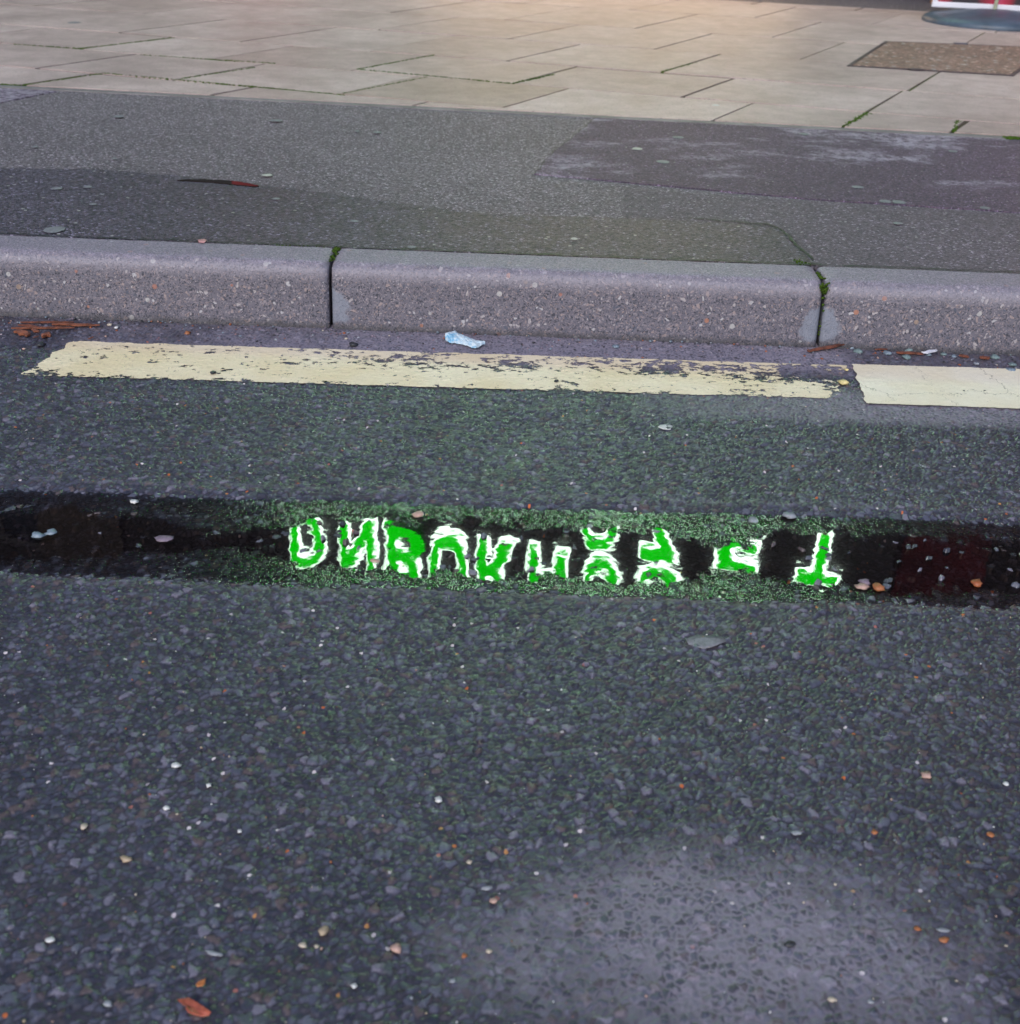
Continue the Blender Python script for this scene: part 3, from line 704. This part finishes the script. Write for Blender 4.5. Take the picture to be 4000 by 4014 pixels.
def letter(ch, u, z, w, h):
    core = glyph(ch, .028); xs_ = [q.co.x for q in core.vertices]; ys_ = [q.co.y for q in core.vertices]
    x0, x1, y0, y1 = min(xs_), max(xs_), min(ys_), max(ys_)
    sx, sy = w / (x1 - x0), h / (y1 - y0)
    if ch in 'I1': sx = .6
    cxm = (x0 + x1) / 2
    halo = glyph(ch, .078)
    def place(me, y_front, y_back):
        bm = bmesh.new(); bm.from_mesh(me); bmesh.ops.remove_doubles(bm, verts=bm.verts, dist=.0005)
        r_ = bmesh.ops.extrude_face_region(bm, geom=list(bm.faces)); top = [q for q in r_['geom'] if isinstance(q, bmesh.types.BMVert)]
        tops = set(top)
        for q in bm.verts:
            X, Y = (q.co.x - cxm) * sx, (q.co.y - y0) * sy
            q.co = (X, y_front if q in tops else y_back, Y)
        bmesh.ops.recalc_face_normals(bm, faces=bm.faces); bm.to_mesh(me); bm.free()
    place(core, -.075, -.062); place(halo, -.050, -.030)
    h_ = link('letter_halo', halo, m_halo, si, (u, 0, z))
    c_ = link('letter', core, m_green, si, (u, 0, z))
# u along the front measured from the panel origin (x = u*ct)
row1 = [('D', -1.88), ('N', -1.39), ('B', -.94), ('U', -.53), ('R', -.10), ('H', .36), ('O', .84), ('S', 1.33)]
for ch, x in row1: letter(ch, x / ct, .64, .33, .62)
row2 = [('O', .79), ('Z', 1.30), ('E', 1.95), ('T', 2.60)]
for ch, x in row2: letter(ch, x / ct, .05, .32, .50)

# ------------------------------------------------------------------ small things
def stone_mesh(sx, sy, sz, seed, sub=2, rough=.55):
    bm = bmesh.new(); bmesh.ops.create_icosphere(bm, subdivisions=sub, radius=1)
    for q in bm.verts:
        n_ = mnoise.noise(q.co * 1.3 + Vector((seed * 3.1, seed, 0))) * rough + mnoise.noise(q.co * 3 + Vector((seed, 0, seed))) * rough * .4
        c_ = q.co * (1 + n_); c_.z = max(c_.z, -.5)
        q.co = Vector((c_.x * sx, c_.y * sy, c_.z * sz))
    me = bpy.data.meshes.new('stone'); bm.to_mesh(me); bm.free(); me.polygons.foreach_set('use_smooth', [True] * len(me.polygons)); return me
seed_ = [1]
def pebble(x, y, w, h, col, label, name='pebble', cat='pebble', z=.002, flat=.7, rot=None, group='loose stones lying on the road'):
    """x, y centre and w, h extent in the photograph"""
    p = G(x, y, z + .001); sc_ = (p - CAM).length / F
    rx = w * sc_ / 2 * .92
    el = math.atan2(CAMH - z, math.hypot(p.x, p.y)); hh = h * sc_ / 2
    ry = min(rx * 1.1, hh / max(.3, math.sin(el)) * .8); rz = max(.0010, min(rx, ry) * flat * .75)
    seed_[0] += 1
    o = link(name, stone_mesh(rx, ry, rz, seed_[0]), peb(col)); o.location = (p.x, p.y, z + rz * .35)
    o.rotation_euler = (0, 0, (random.uniform(-.3, .3) if rot is None else rot))
    return tag(o, label, cat, group)
PBL = [
 (329, 3238, 28, 24, CREAM, 'round cream pebble on the asphalt at the lower left'),
 (496, 3366, 50, 26, TAN, 'oval tan pebble on the asphalt left of centre, above the red leaf'),
 (652, 3165, 30, 20, WHITE, 'small white oval pebble in the lower left of the road'),
 (690, 2998, 42, 22, WHITE, 'pale white flat stone with a dark hollow beneath, left part of the road'),
 (819, 3076, 22, 18, WHITE, 'small round white pebble right of the pale flat stone on the left of the road'),
 (940, 3256, 18, 16, WHITE, 'tiny round white pebble beside a red fleck, left half of the road'),
 (841, 3736, 70, 18, PALE, 'long white sliver of stone above the orange leaf scrap'),
 (196, 3682, 38, 20, WHITE, 'white chip of stone near the lower left edge of the road'),
 (1188, 3704, 32, 22, CREAM, 'cream pebble with a pink one close by, left of the largest pink pebble'),
 (1242, 3708, 20, 16, CREAM, 'small round cream pebble just right of another cream pebble'),
 (422, 3932, 36, 24, PALE, 'pale grey pebble left of the red leaf'),
 (1269, 3648, 44, 40, TAN, 'round dull tan stone above the pair of cream pebbles'),
 (1720, 3134, 30, 22, WHITE, 'bright white square chip of stone in the middle of the road'),
 (1555, 3716, 50, 38, PINK, 'largest pink and cream pebble, standing clear at the lower middle'),
 (1840, 3377, 24, 18, CREAM, 'small cream pebble in the middle of the road below the puddle'),
 (1936, 3529, 30, 24, PINK, 'orange brown pebble right of the middle of the lower road'),
 (1911, 3480, 46, 16, PALE, 'pale grey sliver of stone above the orange brown pebble'),
 (1821, 3745, 24, 20, ORANGE, 'orange grain right of the largest pink pebble'),
 (1918, 3727, 28, 18, CREAM, 'yellowish cream pebble beside the orange grain'),
 (1389, 3863, 26, 22, WHITE, 'white round pebble at the bottom, left of centre'),
 (1775, 3843, 28, 20, PALE, 'pale grey round pebble at the bottom, in the middle'),
 (3635, 3039, 46, 26, PINK, 'pink and white pebble on the dark asphalt at the right'),
 (3125, 3263, 46, 18, PALE, 'slanting white sliver above the pale worn patch'),
 (3429, 3260, 26, 18, ORANGE, 'orange pebble right of the slanting white sliver'),
 (3885, 3270, 32, 20, ORANGE, 'flat orange brown pebble near the right edge'),
 (3703, 3682, 40, 22, ORANGE, 'bright orange pebble at the lower right'),
 (3703, 3645, 56, 16, PALE, 'long pale sliver directly above the bright orange pebble'),
 (3598, 3638, 28, 18, ORANGE, 'reddish orange pebble left of the long pale sliver at the lower right'),
 (3264, 3917, 34, 18, CREAM, 'cream oval pebble at the bottom right of the pale worn patch'),
 (3946, 3071, 22, 14, WHITE, 'small white pebble near the right edge of the road'),
 (3415, 3925, 24, 18, PALE, 'pale pebble at the bottom right of the road'),
 (3100, 3700, 44, 24, DARK, 'black hollow looking stone in the pale worn patch'),
 (3445, 2303, 52, 28, ORANGE, 'orange stone at the near edge of the puddle, right part'),
 (3380, 2300, 56, 22, PINK, 'brownish pink stone just left of the orange one at the puddle edge'),
 (2953, 2042, 44, 24, PALE, 'pale pink stone at the far edge of the puddle'),
 (3098, 2022, 58, 24, PALE, 'largest pale pink stone at the far rim of the puddle'),
 (527, 1966, 32, 16, WHITE, 'small white stone in the dark left end of the puddle'),
 (1640, 2016, 50, 22, PINK, 'reddish brown stone at the far edge of the mirrored letters'),
 (1470, 2200, 44, 20, PINK, 'brown stone below the mirrored letter N'),
 (3830, 2285, 40, 24, RUST, 'red stone at the right end of the puddle'),
 (3390, 2282, 44, 22, MAUVE, 'purple grey stone standing in the puddle right of the tall green letter'),
 (150, 2100, 60, 26, GREYBLUE, 'blue grey stone in the dark left end of the puddle'),
 (200, 2090, 50, 22, GREYBLUE, 'teal grey stone in the left end of the puddle beside a blue grey one'),
 (640, 2115, 76, 26, MAUVE, 'long dark mauve stone half sunk in the left part of the puddle'),
 (430, 1272, 20, 14, CREAM, 'cream pebble at the kerb foot, right of the wood slivers'),
 (456, 1283, 18, 12, WHITE, 'white pebble at the kerb foot, right of the cream one'),
 (735, 1304, 24, 16, ORANGE, 'orange pebble in the gutter at the left'),
 (95, 1366, 14, 14, PINK, 'tiny round pink pebble left of the worn yellow line'),
 (158, 1350, 34, 22, DARK, 'dark stone lump above the slanted end of the yellow line'),
 (2415, 1358, 28, 20, GREYBLUE, 'round blue grey pebble in the gutter right of the wrapper'),
 (835, 1460, 24, 16, DARK, 'black stone lying on the worn yellow line, left half'),
 (2182, 1492, 20, 14, DARK, 'black stone lying on the worn yellow line, middle'),
 (1387, 1352, 38, 18, DARK, 'dark blue chip in the gutter left of the wrapper'),
 (3308, 1498, 38, 20, YELL, 'yellow flake of paint in the gap between the two yellow lines'),
 (3320, 1448, 18, 14, YELL, 'small yellow crumb at the top of the gap between the two yellow lines'),
 (3780, 1530, 9, 8, DARK, 'tiny black grit grain on the fresh yellow line, right of two'),
 (3862, 1530, 9, 8, DARK, 'tiny black grit grain on the fresh yellow line near the right edge'),
]
for (x, y, w, h, c_, lab) in PBL:
    zz = -.0052 if 2030 < y < 2260 else (-.002 if 1950 < y < 2320 else .0022)
    if 1400 < y < 1600: zz = .0042
    pebble(x, y, w, h, c_, lab, z=zz)
PEBG = [(3340, 1362, GREYBLUE), (3402, 1350, PALE), (3330, 1345, PINK), (3365, 1378, GREENBLUE), (3480, 1362, GREENBLUE), (3480, 1385, GREYBLUE), (3560, 1372, GREENBLUE), (3555, 1400, GREENBLUE), (3640, 1388, GREYBLUE), (3700, 1388, GREENBLUE), (3790, 1372, GREENBLUE), (3740, 1396, GREYBLUE), (3900, 1400, GREENBLUE), (3895, 1372, GREYBLUE), (3960, 1385, GREENBLUE), (3960, 1452, GREYBLUE), (3830, 1425, PALE), (3970, 1430, GREENBLUE)]
for (x, y, c_) in PEBG:
    pebble(x, y, random.randint(20, 40), random.randint(14, 22), c_, 'smooth blue green pebble washed into the gutter above the fresh yellow line', group='blue green pebbles in the right hand gutter')

# loose grit: countless grains on the road and in the gutter
def grit(name, pts, cols, smin, smax):
    base_ = [(1, 0, 0), (-1, 0, 0), (0, 1, 0), (0, -1, 0), (0, 0, 1), (0, 0, -1)]
    tri = [(0, 2, 4), (2, 1, 4), (1, 3, 4), (3, 0, 4), (2, 0, 5), (1, 2, 5), (3, 1, 5), (0, 3, 5)]
    bmv, bmf, mi = [], [], []
    ico = stone_mesh(1, 1, 1, 4, 1, .2); iv = [q.co.copy() for q in ico.vertices]; itri = [tuple(q.vertices) for q in ico.polygons]
    for (x, y, z) in pts:
        s = smin * (smax / smin) ** (random.random() ** 2.2); rz = random.uniform(0, 6.28); an = random.uniform(.55, 1); fl = random.uniform(.35, .8)
        c_, s_ = math.cos(rz), math.sin(rz); b_ = len(bmv)
        for q in iv:
            X, Y = q.x * s, q.y * s * an; bmv.append((x + X * c_ - Y * s_, y + X * s_ + Y * c_, z + q.z * s * fl))
        m_i = random.choices(range(len(cols)), [w for _, w in cols])[0]
        for q in itri: bmf.append(tuple(b_ + k for k in q)); mi.append(m_i)
    me = mesh(name, bmv, bmf, True)
    o = link(name, me, [peb(c_) for c_, _ in cols]); me.polygons.foreach_set('material_index', mi)
    return tag(o, kind='stuff')
pts = []
for _ in range(900):
    y = random.uniform(.5, 1.8); x = random.uniform(-.5, .5) * (.5 + y * .55) * 1.15
    zz = .0026
    if 1.15 < y < 1.41:
        if random.random() < .55: continue
        zz = -.0045
    pts.append((x, y, zz))
grit('loose_grit', pts, [(CREAM, 5), (WHITE, 4), (ORANGE, 4), (PINK, 2), (PALE, 4), (RUST, 2), (TAN, 3)], .0006, .0019)
pts = []
for _ in range(1000):
    x = random.uniform(-1.2, 1.3); d_ = random.random() ** 2.6 * .085
    if x > .6: d_ = random.random() ** 1.2 * .095
    pts.append((x, kerb_y(x) - .004 - d_, .0022 + max(0, .006 - d_) * .5))
grit('gutter_grit', pts, [(DARK, 10), (MAUVE, 6), (GREYBLUE, 4), (PALE, 3), (RUST, 3), (CREAM, 1), (PINK, 1)], .0010, .0042)

# wood slivers
def sliver(x0, y0, x1, y1, w, label, mat, name='wood_sliver', cat='wood sliver', group=None, z=.006, lift=0):
    a_, b_ = G(x0, y0, z), G(x1, y1, z); d_ = (b_ - a_); L = d_.length; ang = math.atan2(d_.y, d_.x)
    n = 14; v = []; f = []
    for i_ in range(n + 1):
        u = i_ / n; ww = 1.35 * w * (.35 + .65 * math.sin(math.pi * min(1, max(.06, u * .9 + .08))) ** .5) * (1 + .25 * mnoise.noise(Vector((u * 5, x0, 0))))
        off = mnoise.noise(Vector((u * 2.5, y0, 3))) * w * 1.3
        for k in range(5):
            t_ = 2 * math.pi * k / 5; v.append((u * L, off + math.cos(t_) * ww, math.sin(t_) * ww * .42 + lift * u))
    for i_ in range(n):
        for k in range(5): f.append((i_ * 5 + k, i_ * 5 + (k + 1) % 5, (i_ + 1) * 5 + (k + 1) % 5, (i_ + 1) * 5 + k))
    f += [tuple(reversed(range(5))), tuple(range(n * 5, n * 5 + 5))]
    o = link(name, mesh(name, v, f, False), mat); o.location = a_; o.rotation_euler = (0, 0, ang); return tag(o, label, cat, group)
m_wood2 = simple('wet_orange_wood', (.20, .068, .036), .35, .5, 70, .002, bscale=150)
gw = 'wood slivers washed against the kerb'
sliver(45, 1285, 292, 1283, .0036, 'longest lower wood sliver of the bundle at the left kerb foot', m_wood2, group=gw)
sliver(72, 1272, 150, 1279, .0030, 'thin wood sliver at the upper left of the left bundle', m_wood, group=gw)
sliver(205, 1270, 392, 1274, .0040, 'upper reddish wood sliver at the right of the left bundle', m_wood2, group=gw)
sliver(80, 1262, 290, 1262, .0030, 'dark thin wood sliver closest to the kerb in the left bundle', m_wood, group=gw)
sliver(62, 1298, 118, 1312, .0070, 'short thick wet brown chip of wood below the left bundle', m_wood2, 'wood_chip', 'wood chip', gw)
sliver(128, 1290, 152, 1300, .0040, 'small orange chip of wood under the left bundle', m_wood2, 'wood_chip', 'wood chip', gw)
sliver(164, 1312, 202, 1312, .0070, 'square reddish chip of wood right of the thick chip, below the left bundle', m_wood2, 'wood_chip', 'wood chip', gw)
sliver(347, 1328, 366, 1320, .0018, 'tiny orange twig just above the worn yellow line, left', m_wood2, 'twig', 'twig', gw)
sliver(130, 1322, 152, 1317, .0016, 'tiny dark twig below the left bundle', m_wood, 'twig', 'twig', gw)
sliver(3168, 1376, 3325, 1352, .0042, 'reddish wood sliver at the foot of the mossy kerb joint', m_wood, group=gw, lift=.004)
sliver(3430, 1368, 3480, 1368, .0022, 'short wood sliver right of the mossy joint, at the kerb foot', m_wood, group=gw)
sliver(3515, 1380, 3620, 1386, .0040, 'brown pointed wood sliver beside the white splinter', m_wood, group=gw)
sliver(3760, 1392, 3800, 1398, .0040, 'short brown piece of wood at the right of the right gutter', m_wood, 'wood_chip', 'wood chip', gw)
sliver(3842, 1398, 3882, 1404, .0048, 'rust brown chip of wood nearest the right edge of the picture', m_wood, 'wood_chip', 'wood chip', gw)
sliver(3618, 1381, 3674, 1373, .0040, 'white plastic splinter beside the brown wood in the right gutter', m_white, 'plastic_splinter', 'litter', None, .009)

# wrapper: a crumpled folded sheet
outl = [(1748, 1340), (1745, 1322), (1762, 1308), (1782, 1301), (1800, 1312), (1830, 1324), (1862, 1337), (1902, 1350), (1878, 1361), (1866, 1369), (1838, 1360), (1800, 1349), (1765, 1345)]
w0 = G(1800, 1335, .006); nx_, ny_ = 30, 14
vv = []; ff = []
top_pts = [(1745, 1325), (1762, 1308), (1782, 1300), (1800, 1311), (1830, 1323), (1862, 1336), (1903, 1350)]
bot_pts = [(1746, 1334), (1762, 1345), (1782, 1348), (1805, 1350), (1832, 1358), (1864, 1370), (1900, 1352)]
def interp(pl, x):
    for (a_, b_) in zip(pl[:-1], pl[1:]):
        if x <= b_[0]: return a_[1] + (b_[1] - a_[1]) * (x - a_[0]) / (b_[0] - a_[0])
    return pl[-1][1]
for j in range(ny_ + 1):
    for i_ in range(nx_ + 1):
        x = 1746 + (1902 - 1746) * i_ / nx_; y = interp(top_pts, x) * (1 - j / ny_) + interp(bot_pts, x) * (j / ny_)
        q = G(x, y, .004); u = i_ / nx_; w_ = j / ny_
        hz = .004 + .009 * math.sin(math.pi * w_) * (1 - .5 * u) + .0035 * abs(mnoise.noise(Vector((u * 6, w_ * 3, 0)))) + .0016 * mnoise.noise(Vector((u * 16, w_ * 9, 2)))
        vv.append((q.x - w0.x, q.y - w0.y, hz))
for j in range(ny_):
    for i_ in range(nx_): a_ = j * (nx_ + 1) + i_; ff.append((a_, a_ + nx_ + 1, a_ + nx_ + 2, a_ + 1))
o = link('plastic_wrapper', mesh('plastic_wrapper', vv, ff, False), m_wrap); o.location = (w0.x, w0.y, .001)
sm = o.modifiers.new('thickness', 'SOLIDIFY'); sm.thickness = .0008
tag(o, 'crumpled pale blue and white plastic wrapper lying between the kerb and the yellow line', 'wrapper')

# leaves
def leaf(name, pts, label, mat, z=.006, curl=.006):
    c0 = G(sum(p[0] for p in pts) / len(pts), sum(p[1] for p in pts) / len(pts), z)
    q = [G(a_, b_, z) for a_, b_ in pts]; n = len(q)
    v = [(0, 0, curl * .2)]; f = []
    for ring in (.5, 1.0):
        for k in range(n):
            d_ = (q[k] - c0) * ring; v.append((d_.x, d_.y, curl * (ring ** 2) * (.4 + .9 * abs(mnoise.noise(Vector((k * 1.3, ring, 2)))))))
    for k in range(n): f.append((0, 1 + k, 1 + (k + 1) % n)); f.append((1 + k, 1 + n + k, 1 + n + (k + 1) % n, 1 + (k + 1) % n))
    o = link(name, mesh(name, v, f, True), mat); o.location = (c0.x, c0.y, z - .002)
    s_ = o.modifiers.new('thickness', 'SOLIDIFY'); s_.thickness = .0006
    return tag(o, label, 'leaf')
leaf('fallen_leaf', [(695, 3922), (712, 3920), (742, 3918), (770, 3932), (790, 3945), (806, 3962), (830, 3975), (818, 3985), (790, 3990), (760, 3982), (738, 3972), (728, 3960), (738, 3950), (716, 3942)], 'folded reddish brown leaf on the asphalt in the bottom left corner', m_leaf)
leaf('fallen_leaf', [(806, 3834), (797, 3842), (780, 3850), (769, 3860), (775, 3868), (792, 3868), (802, 3856)], 'small orange scrap of leaf just above the folded red leaf', simple('orange_leaf', (.60, .22, .07), .4, .4, 80), curl=.004)
leaf('paint_flake', [(2590, 1662), (2620, 1658), (2640, 1668), (2628, 1682), (2600, 1680), (2580, 1672)], 'flat white flake on the asphalt below the middle of the yellow line', m_gumwhite, z=.004, curl=.001)
leaf('grey_flake', [(2690, 2500), (2740, 2486), (2830, 2492), (2850, 2510), (2800, 2530), (2760, 2540), (2700, 2522)], 'flattened pale grey gum blot on the asphalt below the puddle', m_gum, z=.0042, curl=.0004)['category'] = 'gum blot'

# chewing gum blots on the footway
GUM = [(464, 455, 36, 8, 0, 'top left of the footway, below the paving edge'), (1083, 471, 44, 8, 0, 'below the paving edge, between the left edge and the purple patch'),
 (1479, 517, 30, 7, 0, 'left of the purple patch, under the paving edge'), (1400, 513, 18, 6, 0, 'smallest beside another left of the purple patch'), (138, 574, 20, 7, 0, 'far left of the footway, above the damp strip'),
 (223, 737, 38, 9, 0, 'on the damp strip at the far left'), (343, 731, 30, 9, 0, 'on the damp strip, second from the left edge'), (213, 899, 72, 22, 0, 'largest and roundest, on the damp strip at the left'),
 (1047, 685, 40, 8, 1, 'just right of the little pavement puddle'), (1081, 778, 30, 7, 0, 'below and right of the little pavement puddle'), (1389, 866, 34, 9, 0, 'on the green tinted damp strip'),
 (364, 799, 26, 7, 0, 'on the damp strip above the largest blot'), (447, 620, 20, 6, 0, 'left, just above the damp strip'), (2660, 537, 42, 8, 0, 'near the upper edge of the purple patch'),
 (2499, 582, 38, 9, 1, 'cream coloured, at the left of the purple patch'), (2600, 633, 48, 13, 0, 'brightest grey oval on the purple patch'), (3364, 732, 44, 9, 0, 'lower middle of the purple patch'),
 (3472, 788, 44, 10, 0, 'at the lower edge of the purple patch, left of a pair'), (3526, 791, 48, 11, 0, 'at the lower edge of the purple patch, right of a pair'), (3863, 814, 38, 8, 0, 'at the lower right of the purple patch'),
 (3521, 874, 34, 8, 0, 'on the brown strip below the purple patch'), (2252, 935, 28, 8, 1, 'near the kerb on the damp strip, middle'), (2807, 411, 28, 11, 2, 'bright white, on a pale paving slab'), (3738, 592, 32, 7, 0, 'at the right of the purple patch under the paving edge'),
 (3153, 524, 36, 7, 0, 'close under the paving edge on the purple patch'), (1614, 967, 34, 9, 0, 'beside the back of the kerb, left of middle'), (291, 87, 46, 8, 0, 'on a pale paving slab at the top left'), (870, 718, 1, 1, 0, '')]
for (x, y, w, h, k, where) in GUM:
    if not where: continue
    z = PZ + .0046 if y > 450 else .1285
    p = G(x, y, z); sc_ = (p - CAM).length / F; rx = w * sc_ / 2; el = math.atan2(CAMH - z, p.length); ry = min(rx * 1.15, h * sc_ / 2 / math.sin(el))
    n = 22; v = [(0, 0, .0012)]
    for ring, zz in ((.7, .0011), (1.0, 0)):
        for q in range(n):
            a_ = 2 * math.pi * q / n; rr = ring * (1 + .16 * mnoise.noise(Vector((math.cos(a_) * 1.5 + x, math.sin(a_) * 1.5, y)))); v.append((rx * rr * math.cos(a_), ry * rr * math.sin(a_), zz))
    f = []
    for q in range(n): f += [(0, 1 + q, 1 + (q + 1) % n), (1 + q, 1 + n + q, 1 + n + (q + 1) % n, 1 + (q + 1) % n)]
    o = link('chewing_gum', mesh('chewing_gum', v, f, True), (m_gum, m_gumlight, m_gumwhite)[k]); o.location = (p.x, p.y, z - .0002)
    tag(o, ('flattened gum blot ' + where)[:120], 'chewing gum', 'gum blots trodden into the pavement')
leaf('pink_scrap', [(775, 938), (800, 934), (812, 940), (800, 950), (780, 948)], 'small pink and white scrap beside the back of the left kerb stone', simple('pink_scrap', (.62, .30, .30), .5), z=PZ + .006, curl=.002)['category'] = 'litter'

# moss
def moss_blob(name, pts, smin, smax, label=None, cat=None):
    v, f = [], []
    ico = stone_mesh(1, 1, 1, 11, 1, .5); iv = [q.co.copy() for q in ico.vertices]; it = [tuple(q.vertices) for q in ico.polygons]
    for p in pts:
        s = random.uniform(smin, smax); b_ = len(v)
        for q in iv: v.append((p[0] + q.x * s, p[1] + q.y * s, p[2] + q.z * s * .8))
        f += [tuple(b_ + k for k in q) for q in it]
    return link(name, mesh(name, v, f, True), m_moss)
jx, jy = KB1, kerb_y(KB1)
pts = [(jx - .001 + random.gauss(0, .0040), jy + .018 + random.gauss(0, .004), .108 + random.gauss(0, .006)) for _ in range(70)]
pts += [(jx + random.gauss(0, .0025), jy + random.uniform(.045, .085), .1205) for _ in range(26)]
pts += [(jx - .02 + random.gauss(0, .008), jy + .13 + random.gauss(0, .008), PZ + .003) for _ in range(20)]
pts += [(jx + random.gauss(0, .0012), jy + .012, random.uniform(.01, .1)) for _ in range(10)]
tag(moss_blob('moss_clump', pts, .0012, .0030), 'cushion of bright green moss in the right hand kerb joint', 'moss', 'moss in the kerb joints')
jx, jy = KB0, kerb_y(KB0)
pts = [(jx + random.gauss(0, .0028), jy + random.uniform(.03, .115), .1225 + random.uniform(-.002, .001)) for _ in range(50)]
pts += [(jx + random.gauss(0, .004), jy + .10 + random.gauss(0, .01), .124) for _ in range(50)]
pts += [(jx - random.uniform(.0, .12), jy + .118 + random.gauss(0, .0015), .124) for _ in range(25)]
tag(moss_blob('moss_clump', pts, .001, .0022), 'thin dark moss in the left hand kerb joint', 'moss', 'moss in the kerb joints')
segs = [(R2(1262, 478), R2(1350, 425), .014), (R2(1672, 498), R2(1690, 455), .008), (R1(530, 208), R1(1040, 240), .006), (R1(1350, 262), R1(1925, 315), .007), (R1(390, 277), R1(960, 328), .006), (R1(50, 168), R1(310, 184), .008),
        (R1(690, 297), R1(960, 255), .005), (R1(85, 322), R1(390, 277), .007), (R1(1290, 355), R1(1610, 292), .006), (R1(300, 184), R1(650, 143), .006), (R2(10, 315), R2(160, 282), .007), (R2(570, 272), R2(700, 238), .008), (R1(0, 318), R1(85, 322), .007), (R1(960, 328), R1(1300, 360), .005), (R1(1350, 262), R1(1640, 208), .005)]
pts = []
for a_, b_, w in segs:
    for _ in range(int((b_ - a_).length * 420)):
        p = a_.lerp(b_, random.random()); pts.append((p.x + random.gauss(0, w * .4), p.y + random.gauss(0, w * .4), .1255))
tag(moss_blob('joint_moss', pts, .0022, .0050), kind='stuff')
pts = [(R2(1900, 522).x + random.gauss(0, .014), R2(1900, 522).y + random.gauss(0, .007), .126) for _ in range(90)]
tag(moss_blob('moss_clump', pts, .003, .006), 'small green moss tuft at the paving edge on the right', 'moss')

# ------------------------------------------------------------------ light
W = bpy.data.worlds.new('World'); S.world = W; W.use_nodes = True
t = N(W.node_tree); t.n.clear()
sky = t.new('ShaderNodeTexSky', sky_type='NISHITA'); sky.sun_disc = False
SUN_E, SUN_R = math.radians(38), math.radians(200)
sky.sun_elevation = SUN_E; sky.sun_rotation = SUN_R; sky.air_density = 1.0; sky.dust_density = 1.5; sky.ozone_density = 1.5
bg = t.new('ShaderNodeBackground'); bg.inputs[1].default_value = .14
wo = t.new('ShaderNodeOutputWorld'); t.l.new(sky.outputs[0], bg.inputs[0]); t.l.new(bg.outputs[0], wo.inputs[0])
sl = bpy.data.lights.new('sun', 'SUN'); sl.energy = .9; sl.angle = math.radians(30); sl.color = (1, .95, .90)
so = bpy.data.objects.new('sun', sl); COL.objects.link(so)
dv = Vector((math.sin(SUN_R) * math.cos(SUN_E), math.cos(SUN_R) * math.cos(SUN_E), math.sin(SUN_E)))
so.rotation_euler = dv.to_track_quat('Z', 'Y').to_euler()
S.render.engine = 'CYCLES'
S.cycles.max_bounces = 6; S.cycles.transparent_max_bounces = 8; S.cycles.caustics_reflective = False; S.cycles.caustics_refractive = False
S.cycles.sample_clamp_indirect = 6
